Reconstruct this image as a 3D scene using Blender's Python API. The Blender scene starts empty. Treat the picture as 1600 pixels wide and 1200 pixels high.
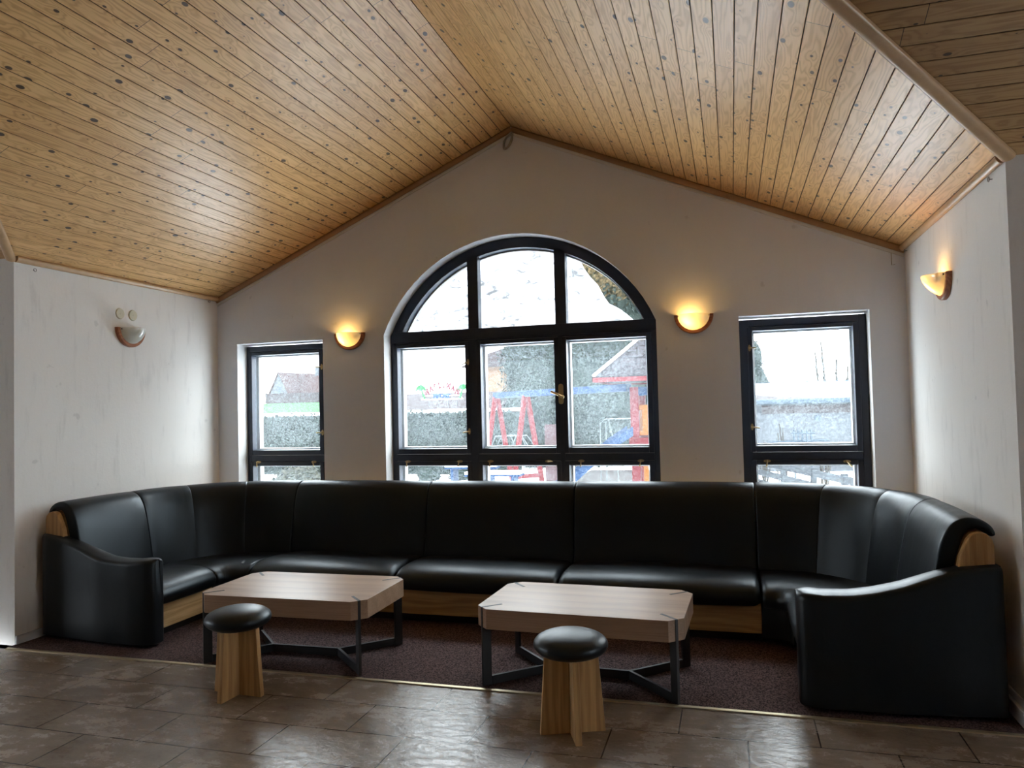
import bpy, bmesh, math, random
from mathutils import Vector, Matrix
import numpy as np

random.seed(7)
rng = np.random.default_rng(7)
C = bpy.context.scene.collection
PI = math.pi

# ------------------------------------------------------------------ camera
cam_d = bpy.data.cameras.new('camera')
cam_d.sensor_width = 36.0
cam_d.lens = 26.388
cam_d.clip_start = 0.05
cam_d.clip_end = 600
cam = bpy.data.objects.new('camera', cam_d)
C.objects.link(cam)
_r = Vector((0.95948344, 0.28072398, -0.02419843))
_u = Vector((0.03234752, -0.02443101, 0.99917804))
_f = Vector((-0.27990205, 0.95947755, 0.03252187))
cam.matrix_world = Matrix(((_r.x, _u.x, -_f.x, 0.0), (_r.y, _u.y, -_f.y, -6.0),
                           (_r.z, _u.z, -_f.z, 1.494), (0, 0, 0, 1)))
sc = bpy.context.scene
sc.camera = cam

# ------------------------------------------------------------------ world (overcast snow sky) and exposure
world = bpy.data.worlds.new('overcast_sky')
sc.world = world
world.use_nodes = True
wn = world.node_tree.nodes
wn['Background'].inputs[0].default_value = (0.90, 0.955, 1.0, 1)
wn['Background'].inputs[1].default_value = 1.0
sc.view_settings.view_transform = 'Standard'
sc.view_settings.look = 'None'
sc.view_settings.gamma = 1.0
sc.view_settings.use_curve_mapping = False
sc.view_settings.exposure = 3.95
cy = sc.cycles
cy.use_denoising = True
cy.denoising_input_passes = 'RGB_ALBEDO_NORMAL'
cy.denoising_prefilter = 'ACCURATE'
cy.max_bounces = 10
cy.diffuse_bounces = 6
cy.glossy_bounces = 4
cy.transparent_max_bounces = 16
cy.transmission_bounces = 6
cy.caustics_reflective = False
cy.caustics_refractive = False
cy.sample_clamp_indirect = 8.0

# ------------------------------------------------------------------ material helpers
class NT:
    def __init__(s, name):
        s.m = bpy.data.materials.new(name)
        s.m.use_nodes = True
        s.t = s.m.node_tree
        s.b = s.t.nodes['Principled BSDF']
        s.out = s.t.nodes['Material Output']
    def n(s, kind, **kw):
        nd = s.t.nodes.new(kind)
        for k, v in kw.items():
            if k.startswith('i_'):
                key = k[2:]
                key = int(key) if key.isdigit() else key.replace('_', ' ')
                nd.inputs[key].default_value = v
            else:
                setattr(nd, k, v)
        return nd
    def l(s, a, b):
        s.t.links.new(a, b)
    def math(s, op, a, b=None, c=None):
        nd = s.t.nodes.new('ShaderNodeMath')
        nd.operation = op
        for i, v in enumerate((a, b, c)):
            if v is None:
                continue
            if isinstance(v, (int, float)):
                nd.inputs[i].default_value = v
            else:
                s.l(v, nd.inputs[i])
        return nd.outputs[0]
    def mix(s, fac, a, b, blend='MIX'):
        nd = s.t.nodes.new('ShaderNodeMix')
        nd.data_type = 'RGBA'
        nd.blend_type = blend
        for idx, v in ((0, fac), (6, a), (7, b)):
            if isinstance(v, (int, float)):
                nd.inputs[idx].default_value = v
            elif isinstance(v, tuple):
                nd.inputs[idx].default_value = (v[0], v[1], v[2], 1)
            else:
                s.l(v, nd.inputs[idx])
        return nd.outputs[2]
    def ramp(s, fac, stops):
        nd = s.t.nodes.new('ShaderNodeValToRGB')
        cr = nd.color_ramp
        cr.interpolation = 'EASE'
        while len(cr.elements) < len(stops):
            cr.elements.new(0.5)
        for e, (p, c) in zip(cr.elements, stops):
            e.position = p
            e.color = (c[0], c[1], c[2], 1) if isinstance(c, tuple) else (c, c, c, 1)
        s.l(fac, nd.inputs[0])
        return nd.outputs[0]
    def coords(s, scale=(1, 1, 1), which='Object', loc=(0, 0, 0)):
        tc = s.t.nodes.new('ShaderNodeTexCoord')
        mp = s.t.nodes.new('ShaderNodeMapping')
        mp.inputs['Scale'].default_value = scale
        mp.inputs['Location'].default_value = loc
        s.l(tc.outputs[which], mp.inputs[0])
        return mp.outputs[0]
    def noise(s, vec, scale, detail=3, rough=0.55, dist=0.0):
        nd = s.n('ShaderNodeTexNoise')
        nd.inputs['Scale'].default_value = scale
        nd.inputs['Detail'].default_value = detail
        nd.inputs['Roughness'].default_value = rough
        nd.inputs['Distortion'].default_value = dist
        s.l(vec, nd.inputs['Vector'])
        return nd.outputs[0]
    def bump(s, h, strength, dist=0.01):
        nd = s.n('ShaderNodeBump')
        nd.inputs['Strength'].default_value = strength
        nd.inputs['Distance'].default_value = dist
        s.l(h, nd.inputs['Height'])
        s.l(nd.outputs[0], s.b.inputs['Normal'])
        return nd
    def base(s, c):
        if isinstance(c, tuple):
            s.b.inputs['Base Color'].default_value = (c[0], c[1], c[2], 1)
        else:
            s.l(c, s.b.inputs['Base Color'])
    def rough(s, v):
        if isinstance(v, (int, float)):
            s.b.inputs['Roughness'].default_value = v
        else:
            s.l(v, s.b.inputs['Roughness'])

def simple(name, col, rough=0.6, metal=0.0, var=0.12, scale=8.0, bump=0.0, spec=0.5):
    t = NT(name)
    n = t.noise(t.coords(), scale)
    a = tuple(max(0, c * (1 - var)) for c in col)
    b = tuple(min(1, c * (1 + var)) for c in col)
    t.base(t.mix(n, a, b))
    t.rough(rough)
    t.b.inputs['Metallic'].default_value = metal
    t.b.inputs['Specular IOR Level'].default_value = spec
    if bump:
        t.bump(n, bump, 0.005)
    return t.m

def wood(name, light, dark, axis, rough=0.45, ring=0.035, rw=0.16, strips=None, knots=0.0, coat=0.0):
    """solid wood or veneer with the grain running along the given local axis"""
    t = NT(name)
    tc = t.t.nodes.new('ShaderNodeTexCoord')
    sep = t.n('ShaderNodeSeparateXYZ')
    t.l(tc.outputs['Object'], sep.inputs[0])
    o = [sep.outputs[i] for i in range(3)]
    g = o[axis]
    oth = [o[i] for i in range(3) if i != axis]
    cmb = t.n('ShaderNodeCombineXYZ')
    t.l(t.math('MULTIPLY', g, 1.0), cmb.inputs[0])
    t.l(t.math('MULTIPLY', oth[0], 7.0), cmb.inputs[1])
    t.l(t.math('MULTIPLY', oth[1], 7.0), cmb.inputs[2])
    low = t.noise(cmb.outputs[0], 1.6, 2, 0.5)
    acr = t.math('ADD', t.math('ADD', oth[0], t.math('MULTIPLY', oth[1], 0.8)), t.math('MULTIPLY', low, 0.16))
    rings = t.math('SINE', t.math('MULTIPLY', acr, 2 * PI / ring))
    cmb2 = t.n('ShaderNodeCombineXYZ')
    t.l(t.math('MULTIPLY', g, 3.0), cmb2.inputs[0])
    t.l(t.math('MULTIPLY', oth[0], 160.0), cmb2.inputs[1])
    t.l(t.math('MULTIPLY', oth[1], 160.0), cmb2.inputs[2])
    fine = t.noise(cmb2.outputs[0], 1.0, 3, 0.6)
    f = t.math('ADD', t.math('MULTIPLY', rings, rw), t.math('MULTIPLY', fine, 0.75))
    f = t.math('ADD', f, t.math('MULTIPLY', low, 0.35))
    col = t.ramp(f, [(0.2, dark), (0.85, light)])
    if strips:
        idx = t.math('FLOOR', t.math('DIVIDE', oth[0], strips))
        wnz = t.n('ShaderNodeTexWhiteNoise', noise_dimensions='1D')
        t.l(idx, wnz.inputs['W'])
        col = t.mix(t.math('MULTIPLY', wnz.outputs['Value'], 0.34), col, tuple(c * 0.55 for c in dark))
    t.base(col)
    t.rough(rough)
    if coat:
        t.b.inputs['Coat Weight'].default_value = coat
        t.b.inputs['Coat Roughness'].default_value = 0.3
    t.bump(fine, 0.06, 0.002)
    return t.m

def plank_ceiling(name, tint=1.0):
    """varnished knotty pine boards; UV.x runs across the boards in metres, UV.y along them"""
    W = 0.096
    t = NT(name)
    tc = t.t.nodes.new('ShaderNodeTexCoord')
    sep = t.n('ShaderNodeSeparateXYZ')
    t.l(tc.outputs['UV'], sep.inputs[0])
    u, v = sep.outputs[0], sep.outputs[1]
    un = t.math('DIVIDE', u, W)
    idx = t.math('FLOOR', un)
    fr = t.math('FRACT', un)
    wn1 = t.n('ShaderNodeTexWhiteNoise', noise_dimensions='1D')
    t.l(idx, wn1.inputs['W'])
    # boards are about 2.4 m long with staggered end joints
    vv = t.math('ADD', t.math('DIVIDE', v, 2.4), t.math('MULTIPLY', wn1.outputs['Value'], 7.3))
    seg = t.math('FLOOR', vv)
    jfr = t.math('FRACT', vv)
    joint = t.math('LESS_THAN', jfr, 0.0014)
    cid = t.n('ShaderNodeCombineXYZ')
    t.l(idx, cid.inputs[0]); t.l(seg, cid.inputs[1])
    wn2 = t.n('ShaderNodeTexWhiteNoise', noise_dimensions='3D')
    t.l(cid.outputs[0], wn2.inputs['Vector'])
    rnd = wn2.outputs['Value']
    # knots
    kv = t.n('ShaderNodeCombineXYZ')
    t.l(t.math('ADD', t.math('MULTIPLY', un, 0.9), t.math('MULTIPLY', rnd, 13.0)), kv.inputs[0])
    t.l(t.math('ADD', t.math('MULTIPLY', v, 5.2), t.math('MULTIPLY', rnd, 37.0)), kv.inputs[1])
    vor = t.n('ShaderNodeTexVoronoi', voronoi_dimensions='2D')
    vor.inputs['Scale'].default_value = 1.0
    t.l(kv.outputs[0], vor.inputs['Vector'])
    dist = vor.outputs['Distance']
    csep = t.n('ShaderNodeSeparateColor')
    t.l(vor.outputs['Color'], csep.inputs[0])
    size = t.math('MULTIPLY', t.math('POWER', csep.outputs[0], 1.7), 0.125)
    near = t.math('SUBTRACT', 1.0, t.math('SMOOTH_MIN', 1.0, t.math('DIVIDE', dist, 0.34), 0.1))
    near = t.math('MAXIMUM', near, 0.0)
    kn = t.n('ShaderNodeMapRange', interpolation_type='SMOOTHSTEP')
    t.l(t.math('SUBTRACT', dist, size), kn.inputs[0])
    kn.inputs[1].default_value = -0.012; kn.inputs[2].default_value = 0.022
    kn.inputs[3].default_value = 1.0; kn.inputs[4].default_value = 0.0
    knot = kn.outputs[0]
    # grain: long cathedral rings, pushed aside around the knots
    gv = t.n('ShaderNodeCombineXYZ')
    t.l(t.math('MULTIPLY', un, 1.1), gv.inputs[0])
    t.l(t.math('MULTIPLY', v, 1.1), gv.inputs[1])
    t.l(t.math('MULTIPLY', rnd, 50.0), gv.inputs[2])
    low = t.noise(gv.outputs[0], 1.3, 2, 0.45)
    ph = t.math('ADD', t.math('MULTIPLY', low, 8.5), t.math('MULTIPLY', near, 1.5))
    ph = t.math('ADD', ph, t.math('MULTIPLY', fr, 2.2))
    rings = t.math('ABSOLUTE', t.math('SINE', t.math('MULTIPLY', ph, PI)))
    rings = t.math('POWER', rings, 4.0)
    fv = t.n('ShaderNodeCombineXYZ')
    t.l(t.math('MULTIPLY', u, 260.0), fv.inputs[0])
    t.l(t.math('MULTIPLY', v, 5.0), fv.inputs[1])
    t.l(rnd, fv.inputs[2])
    fine = t.noise(fv.outputs[0], 1.0, 2, 0.5)
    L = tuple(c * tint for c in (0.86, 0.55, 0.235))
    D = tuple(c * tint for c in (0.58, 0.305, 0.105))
    f = t.math('ADD', t.math('MULTIPLY', rings, 0.62), t.math('MULTIPLY', fine, 0.38))
    col = t.mix(f, L, D)
    hue = t.mix(wn2.outputs['Value'], (1.0, 1.0, 1.0), (0.72, 0.62, 0.5))
    col = t.mix(0.45, col, t.mix(1.0, col, hue, 'MULTIPLY'))
    col = t.mix(t.math('MULTIPLY', near, 0.35), col, D)
    col = t.mix(t.math('MULTIPLY', knot, 0.93), col, (0.030, 0.014, 0.007))
    groove = t.math('GREATER_THAN', t.math('ABSOLUTE', t.math('SUBTRACT', fr, 0.5)), 0.478)
    dark = t.math('MAXIMUM', groove, joint)
    col = t.mix(t.math('MULTIPLY', dark, 0.9), col, (0.05, 0.024, 0.01))
    t.base(col)
    t.rough(t.math('ADD', 0.33, t.math('MULTIPLY', fine, 0.10)))
    t.b.inputs['Specular IOR Level'].default_value = 0.55
    t.bump(t.math('SUBTRACT', t.math('MULTIPLY', rings, 0.3), knot), 0.10, 0.002)
    return t.m

def plaster(name, col, streak=0.0, dirt=0.25):
    t = NT(name)
    v = t.coords()
    big = t.noise(v, 1.1, 4, 0.6)
    mid = t.noise(t.coords((5, 5, 1.1)), 2.2, 5, 0.65)
    fine = t.noise(v, 55, 4, 0.6)
    c = t.mix(t.ramp(mid, [(0.52, 0.0), (0.78, dirt + streak)]), col, tuple(x * 0.72 for x in col))
    c = t.mix(t.ramp(big, [(0.5, 0.0), (0.75, 0.22)]), c, tuple(x * 0.86 for x in col))
    spot = t.noise(v, 9.0, 2, 0.5)
    c = t.mix(t.ramp(spot, [(0.70, 0.0), (0.76, 0.35)]), c, tuple(x * 0.6 for x in col))
    t.base(c)
    t.rough(0.86)
    h = t.math('ADD', t.math('MULTIPLY', fine, 0.6), mid)
    t.bump(h, 0.22, 0.006)
    return t.m

def leather():
    t = NT('black_leather')
    v = t.coords()
    vor = t.n('ShaderNodeTexVoronoi')
    vor.inputs['Scale'].default_value = 420
    t.l(v, vor.inputs['Vector'])
    wr = t.noise(t.coords((1, 1, 0.55)), 7.0, 4, 0.5, 0.6)
    t.base(t.mix(wr, (0.003, 0.0038, 0.0055), (0.006, 0.0078, 0.0108)))
    t.rough(t.math('ADD', 0.29, t.math('MULTIPLY', wr, 0.16)))
    t.b.inputs['Specular Tint'].default_value = (0.80, 0.92, 1.0, 1)
    t.b.inputs['Specular IOR Level'].default_value = 0.43
    h = t.math('ADD', t.math('MULTIPLY', vor.outputs['Distance'], 0.10), t.math('MULTIPLY', wr, 0.9))
    t.bump(h, 0.22, 0.012)
    return t.m

def carpet():
    t = NT('brown_carpet')
    v = t.coords()
    a = t.noise(v, 130, 1, 0.7)
    b = t.noise(t.coords((110, 45, 1)), 1.0, 2, 0.6)
    c = t.noise(v, 2.0, 3, 0.5)
    f = t.math('ADD', t.math('MULTIPLY', a, 0.7), t.math('MULTIPLY', b, 0.35))
    col = t.ramp(f, [(0.40, (0.014, 0.008, 0.009)), (0.66, (0.19, 0.125, 0.122))])
    t.base(t.mix(t.math('MULTIPLY', c, 0.4), col, (0.045, 0.024, 0.025)))
    t.rough(0.95)
    t.b.inputs['Specular IOR Level'].default_value = 0.15
    t.bump(f, 0.6, 0.006)
    return t.m

def tiles():
    t = NT('slate_look_tiles')
    v = t.coords(loc=(0.28 + 0.603 * 40, 2.167 + 0.316 * 60, 0))
    br = t.n('ShaderNodeTexBrick', offset=0.5, offset_frequency=2)
    br.inputs['Scale'].default_value = 1.0
    br.inputs['Brick Width'].default_value = 0.603
    br.inputs['Row Height'].default_value = 0.316
    br.inputs['Mortar Size'].default_value = 0.0034
    br.inputs['Mortar Smooth'].default_value = 0.1
    br.inputs['Bias'].default_value = 0.0
    br.inputs['Color1'].default_value = (0, 0, 0, 1)
    br.inputs['Color2'].default_value = (1, 1, 1, 1)
    br.inputs['Mortar'].default_value = (0.5, 0.5, 0.5, 1)
    t.l(v, br.inputs['Vector'])
    w = t.coords()
    cloud = t.noise(w, 3.4, 4, 0.55, 0.4)
    cl2 = t.noise(t.coords((1.0, 2.2, 1)), 7.0, 5, 0.6, 0.3)
    fine = t.noise(w, 60, 4, 0.65)
    f = t.math('ADD', t.math('MULTIPLY', cloud, 0.45), t.math('ADD', t.math('MULTIPLY', cl2, 0.35), t.math('MULTIPLY', fine, 0.20)))
    col = t.ramp(f, [(0.36, (0.155, 0.120, 0.090)), (0.46, (0.255, 0.214, 0.176)), (0.54, (0.320, 0.278, 0.238)), (0.63, (0.375, 0.333, 0.292))])
    col = t.mix(0.12, col, br.outputs['Color'], 'SOFT_LIGHT')
    col = t.mix(t.math('MULTIPLY', fine, 0.22), col, (0.09, 0.065, 0.05))
    col = t.mix(br.outputs['Fac'], col, (0.035, 0.026, 0.02))
    t.base(col)
    t.rough(t.ramp(f, [(0.38, 0.19), (0.50, 0.24), (0.64, 0.42)]))
    t.b.inputs['Specular IOR Level'].default_value = 0.5
    slate = t.noise(t.coords((1.0, 1.6, 1)), 16, 6, 0.62, 0.8)
    h = t.math('SUBTRACT', t.math('ADD', t.math('MULTIPLY', slate, 0.85), t.math('MULTIPLY', fine, 0.16)),
               t.math('MULTIPLY', br.outputs['Fac'], 0.6))
    t.bump(h, 0.40, 0.008)
    return t.m

def dusty_glass(name, lo, hi, grain=260.0):
    t = NT(name)
    tr = t.n('ShaderNodeBsdfTransparent')
    tr.inputs[0].default_value = (0.93, 0.95, 0.95, 1)
    tl = t.n('ShaderNodeBsdfTranslucent')
    tl.inputs[0].default_value = (0.80, 0.91, 0.96, 1)
    gl = t.n('ShaderNodeBsdfGlossy')
    gl.inputs['Roughness'].default_value = 0.02
    v = t.coords()
    g = t.noise(v, grain, 2, 0.7)
    b = t.noise(v, 3.0, 4, 0.6)
    f = t.math('MULTIPLY', t.ramp(g, [(0.40, lo), (0.66, hi)]), t.math('ADD', 0.6, t.math('MULTIPLY', b, 0.8)))
    m1 = t.n('ShaderNodeMixShader')
    t.l(f, m1.inputs[0]); t.l(tr.outputs[0], m1.inputs[1]); t.l(tl.outputs[0], m1.inputs[2])
    m2 = t.n('ShaderNodeMixShader')
    m2.inputs[0].default_value = 0.03
    t.l(m1.outputs[0], m2.inputs[1]); t.l(gl.outputs[0], m2.inputs[2])
    t.l(m2.outputs[0], t.out.inputs[0])
    return t.m

def translucent(name, col, tfac, rough=0.4, gloss=0.08, streaks=False):
    t = NT(name)
    n = t.noise(t.coords(), 14, 4, 0.6)
    c = t.mix(n, tuple(x * 0.93 for x in col), col)
    if streaks:
        st = t.noise(t.coords((2.2, 1, 4.5)), 4.0, 4, 0.6, 0.8)
        c = t.mix(t.ramp(st, [(0.47, 0.0), (0.68, 0.835)]), c, tuple(x * 0.05 for x in col))
    d = t.n('ShaderNodeBsdfDiffuse'); tl = t.n('ShaderNodeBsdfTranslucent')
    t.l(c, d.inputs[0]); t.l(c, tl.inputs[0])
    m1 = t.n('ShaderNodeMixShader'); m1.inputs[0].default_value = tfac
    t.l(d.outputs[0], m1.inputs[1]); t.l(tl.outputs[0], m1.inputs[2])
    gl = t.n('ShaderNodeBsdfGlossy'); gl.inputs['Roughness'].default_value = rough
    m2 = t.n('ShaderNodeMixShader'); m2.inputs[0].default_value = gloss
    t.l(m1.outputs[0], m2.inputs[1]); t.l(gl.outputs[0], m2.inputs[2])
    t.l(m2.outputs[0], t.out.inputs[0])
    return t.m

def emitter(name, col, strength):
    t = NT(name)
    e = t.n('ShaderNodeEmission')
    e.inputs[0].default_value = (col[0], col[1], col[2], 1)
    e.inputs[1].default_value = strength
    t.l(e.outputs[0], t.out.inputs[0])
    return t.m

def foliage(name, a, b, scale=3.0):
    t = NT(name)
    n = t.noise(t.coords(), scale, 5, 0.7)
    t.base(t.ramp(n, [(0.35, a), (0.68, b)]))
    t.rough(0.9)
    t.b.inputs['Specular IOR Level'].default_value = 0.05
    return t.m

M = {}
M['plaster'] = plaster('white_plaster', (0.71, 0.755, 0.83), 0.0, 0.12)
M['plaster_side'] = plaster('scuffed_white_plaster', (0.82, 0.81, 0.785), 0.15, 0.36)
M['reveal'] = plaster('clean_white_plaster', (0.62, 0.62, 0.61), 0.0, 0.08)
M['ceiling'] = plank_ceiling('knotty_pine_boards')
M['ceiling_main'] = plank_ceiling('shade_tinted_pine_boards', 0.62)  # same pine; the main room's shade is darkened into its colour
M['trim'] = simple('varnished_pine_trim', (0.34, 0.19, 0.085), 0.36, 0, 0.2, 14)
M['trim_y'] = simple('light_varnished_pine_trim', (0.52, 0.33, 0.165), 0.34, 0, 0.18, 14)
M['tiles'] = tiles()
M['carpet'] = carpet()
M['brass'] = simple('brass', (0.55, 0.42, 0.22), 0.35, 1.0)
M['strip'] = simple('brushed_brass_strip', (0.62, 0.55, 0.38), 0.45, 0.9)
M['leather'] = leather()
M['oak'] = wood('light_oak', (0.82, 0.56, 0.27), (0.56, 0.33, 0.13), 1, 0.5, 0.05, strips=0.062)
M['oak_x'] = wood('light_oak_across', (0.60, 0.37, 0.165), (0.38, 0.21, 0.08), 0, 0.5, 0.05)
M['oak_z'] = wood('light_oak_upright', (0.70, 0.45, 0.20), (0.47, 0.27, 0.10), 2, 0.5, 0.05, strips=0.055)
M['table_wood'] = wood('grey_oak_veneer', (0.45, 0.305, 0.205), (0.275, 0.175, 0.110), 0, 0.40, 0.13, rw=0.07)
M['steel'] = simple('black_powder_coated_steel', (0.012, 0.013, 0.016), 0.5, 0.0)
M['plinth'] = simple('black_plinth', (0.006, 0.006, 0.006), 0.7)
M['frame'] = simple('navy_black_lacquered_wood', (0.016, 0.024, 0.044), 0.38, 0.0, 0.25, 20)
M['outer_frame'] = simple('pale_painted_outer_frame', (0.72, 0.70, 0.68), 0.55)
M['glass'] = dusty_glass('dusty_window_glass', 0.011, 0.052, 75.0)
M['glass_clear'] = dusty_glass('cleaner_window_glass', 0.001, 0.008)
M['snow'] = simple('snow', (0.90, 0.92, 0.95), 0.8, 0.0, 0.03, 3, 0.2)
M['snow_sheet'] = translucent('wet_snow', (0.95, 0.96, 0.98), 0.62, 0.5, 0.02, True)
M['lamp_wood'] = wood('reddish_beech', (0.42, 0.17, 0.075), (0.26, 0.09, 0.04), 0, 0.4)
M['lamp_glass'] = translucent('frosted_glass', (0.93, 0.94, 0.90), 0.62, 0.12, 0.10)
M['bulb'] = emitter('lit_bulb', (1.0, 0.52, 0.13), 6.5)
M['bulb_off'] = simple('unlit_bulb', (0.8, 0.8, 0.78), 0.3)
M['dark_screw'] = simple('dark_screw', (0.02, 0.015, 0.012), 0.4)
M['ivory'] = simple('ivory_plastic', (0.66, 0.63, 0.50), 0.45)
M['zinc_eye'] = simple('dull_zinc', (0.28, 0.28, 0.27), 0.4, 0.6)
M['cable'] = simple('white_cable', (0.42, 0.40, 0.37), 0.5)

# ------------------------------------------------------------------ mesh helpers
class MB:
    def __init__(s):
        s.v = []; s.f = []; s.uv = None
    def add(s, vs, fs):
        o = len(s.v)
        s.v += [tuple(v) for v in vs]
        s.f += [tuple(i + o for i in f) for f in fs]
    def box(s, x0, x1, y0, y1, z0, z1, rot=0.0, piv=None, mat=None):
        vs = [Vector((x, y, z)) for z in (z0, z1) for y in (y0, y1) for x in (x0, x1)]
        if rot:
            p = Vector(piv) if piv else Vector(((x0 + x1) / 2, (y0 + y1) / 2, 0))
            R = Matrix.Rotation(rot, 3, 'Z')
            vs = [p + R @ (v - p) for v in vs]
        if mat is not None:
            vs = [mat @ v for v in vs]
        s.add(vs, [(0, 2, 3, 1), (4, 5, 7, 6), (0, 1, 5, 4), (2, 6, 7, 3), (0, 4, 6, 2), (1, 3, 7, 5)])
    def bar(s, a, b, w, h, up=(0, 0, 1)):
        a, b = Vector(a), Vector(b)
        d = (b - a).normalized()
        sd = d.cross(Vector(up))
        if sd.length < 1e-4:
            sd = d.cross(Vector((1, 0, 0)))
        sd.normalize()
        u = sd.cross(d)
        vs = [p + sd * (i * w / 2) + u * (j * h / 2) for p in (a, b) for i, j in ((-1, -1), (1, -1), (1, 1), (-1, 1))]
        s.add(vs, [(3, 2, 1, 0), (4, 5, 6, 7), (0, 1, 5, 4), (1, 2, 6, 5), (2, 3, 7, 6), (3, 0, 4, 7)])
    def tube(s, pts, r, n=10, r2=None, cap=True):
        pts = [Vector(p) for p in pts]
        m = len(pts)
        rs = [r + ((r2 if r2 is not None else r) - r) * i / max(1, m - 1) for i in range(m)]
        vs = []
        prev = None
        for i, p in enumerate(pts):
            d = (pts[min(i + 1, m - 1)] - pts[max(i - 1, 0)]).normalized()
            if prev is None:
                a = d.orthogonal().normalized()
            else:
                a = (prev - d * prev.dot(d)).normalized()
            prev = a
            b = d.cross(a)
            for k in range(n):
                t = 2 * PI * k / n
                vs.append(p + a * (math.cos(t) * rs[i]) + b * (math.sin(t) * rs[i]))
        fs = [(i * n + k, i * n + (k + 1) % n, (i + 1) * n + (k + 1) % n, (i + 1) * n + k) for i in range(m - 1) for k in range(n)]
        if cap:
            fs += [tuple(range(n - 1, -1, -1)), tuple((m - 1) * n + k for k in range(n))]
        s.add(vs, fs)
    def lathe(s, prof, n=32, c=(0, 0, 0)):
        vs = []; fs = []
        m = len(prof)
        for r, z in prof:
            for k in range(n):
                t = 2 * PI * k / n
                vs.append((c[0] + r * math.cos(t), c[1] + r * math.sin(t), c[2] + z))
        for i in range(m - 1):
            for k in range(n):
                fs.append((i * n + k, i * n + (k + 1) % n, (i + 1) * n + (k + 1) % n, (i + 1) * n + k))
        fs.append(tuple(range(n - 1, -1, -1)))
        fs.append(tuple((m - 1) * n + k for k in range(n)))
        s.add(vs, fs)
    def rings(s, rs, closed_caps=True):
        n = len(rs[0]); vs = [p for r in rs for p in r]
        fs = [(i * n + k, i * n + (k + 1) % n, (i + 1) * n + (k + 1) % n, (i + 1) * n + k) for i in range(len(rs) - 1) for k in range(n)]
        if closed_caps:
            fs += [tuple(range(n - 1, -1, -1)), tuple((len(rs) - 1) * n + k for k in range(n))]
        s.add(vs, fs)
    def prism(s, poly, z0, z1):
        n = len(poly)
        vs = [(x, y, z0) for x, y in poly] + [(x, y, z1) for x, y in poly]
        s.add(vs, [tuple(range(n - 1, -1, -1)), tuple(range(n, 2 * n))] + [(k, (k + 1) % n, n + (k + 1) % n, n + k) for k in range(n)])
    def prism_y(s, poly, y0, y1):
        n = len(poly)
        vs = [(x, y0, z) for x, z in poly] + [(x, y1, z) for x, z in poly]
        s.add(vs, [tuple(range(n)), tuple(range(2 * n - 1, n - 1, -1))] + [(k, n + k, n + (k + 1) % n, (k + 1) % n) for k in range(n)])
    def ring_xz(s, x0, x1, z0, z1, l, r, b, t, y0, y1):
        s.box(x0, x0 + l, y0, y1, z0, z1)
        s.box(x1 - r, x1, y0, y1, z0, z1)
        s.box(x0 + l, x1 - r, y0, y1, z0, z0 + b)
        s.box(x0 + l, x1 - r, y0, y1, z1 - t, z1)
    def build(s, name, mat, parent=None, loc=None, smooth=None, bevel=0.0, seg=2, rotz=0.0, clean=True):
        me = bpy.data.meshes.new(name)
        me.from_pydata([tuple(v) for v in s.v], [], s.f)
        bm = bmesh.new()
        bm.from_mesh(me)
        if clean:
            bmesh.ops.recalc_face_normals(bm, faces=bm.faces)
        if bevel:
            ed = [e for e in bm.edges if e.is_manifold and e.calc_face_angle(0) > math.radians(28)]
            bmesh.ops.bevel(bm, geom=ed, offset=bevel, segments=seg, affect='EDGES', profile=0.6, clamp_overlap=True)
        bm.to_mesh(me)
        bm.free()
        if smooth:
            for p in me.polygons:
                p.use_smooth = True
            me.set_sharp_from_angle(angle=math.radians(smooth))
        me.materials.append(mat)
        o = bpy.data.objects.new(name, me)
        C.objects.link(o)
        if parent:
            o.parent = parent
        if loc:
            o.location = loc
        if rotz:
            o.rotation_euler.z = rotz
        return o

def tag(o, label=None, cat=None, group=None, kind=None):
    if label: o['label'] = label
    if cat: o['category'] = cat
    if group: o['group'] = group
    if kind: o['kind'] = kind
    return o

def thing(name, label, cat, loc=(0, 0, 0), rotz=0.0, group=None):
    o = bpy.data.objects.new(name, None)
    o.empty_display_size = 0.2
    C.objects.link(o)
    o.location = loc
    o.rotation_euler = (0, 0, rotz)
    return tag(o, label, cat, group)

def struct(mb, name, mat, **kw):
    return tag(mb.build(name, mat, **kw), kind='structure')

def copy_thing(root, loc, rotz, label):
    r = root.copy(); C.objects.link(r)
    r.location = loc; r.rotation_euler = (0, 0, rotz); r['label'] = label
    for ch in list(root.children):
        c = ch.copy(); C.objects.link(c); c.parent = r
        for g in list(ch.children):
            d = g.copy(); C.objects.link(d); d.parent = c
    return r

def smooth_closed(pts, n=4):
    """Catmull-Rom through a closed 2-D polygon"""
    out = []
    m = len(pts)
    for i in range(m):
        p0, p1, p2, p3 = (np.array(pts[(i + k - 1) % m], float) for k in range(4))
        for k in range(n):
            t = k / n
            out.append(tuple(0.5 * ((2 * p1) + (-p0 + p2) * t + (2 * p0 - 5 * p1 + 4 * p2 - p3) * t * t + (-p0 + 3 * p1 - 3 * p2 + p3) * t ** 3)))
    return out

def poly_normals(pts):
    P = np.array(pts)
    a = np.roll(P, 1, 0); b = np.roll(P, -1, 0)
    area = 0.5 * np.sum(P[:, 0] * b[:, 1] - b[:, 0] * P[:, 1])
    t = b - a
    nrm = np.stack([t[:, 1], -t[:, 0]], 1)
    if area < 0:
        nrm = -nrm
    return nrm / (np.linalg.norm(nrm, axis=1, keepdims=True) + 1e-9)

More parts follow.
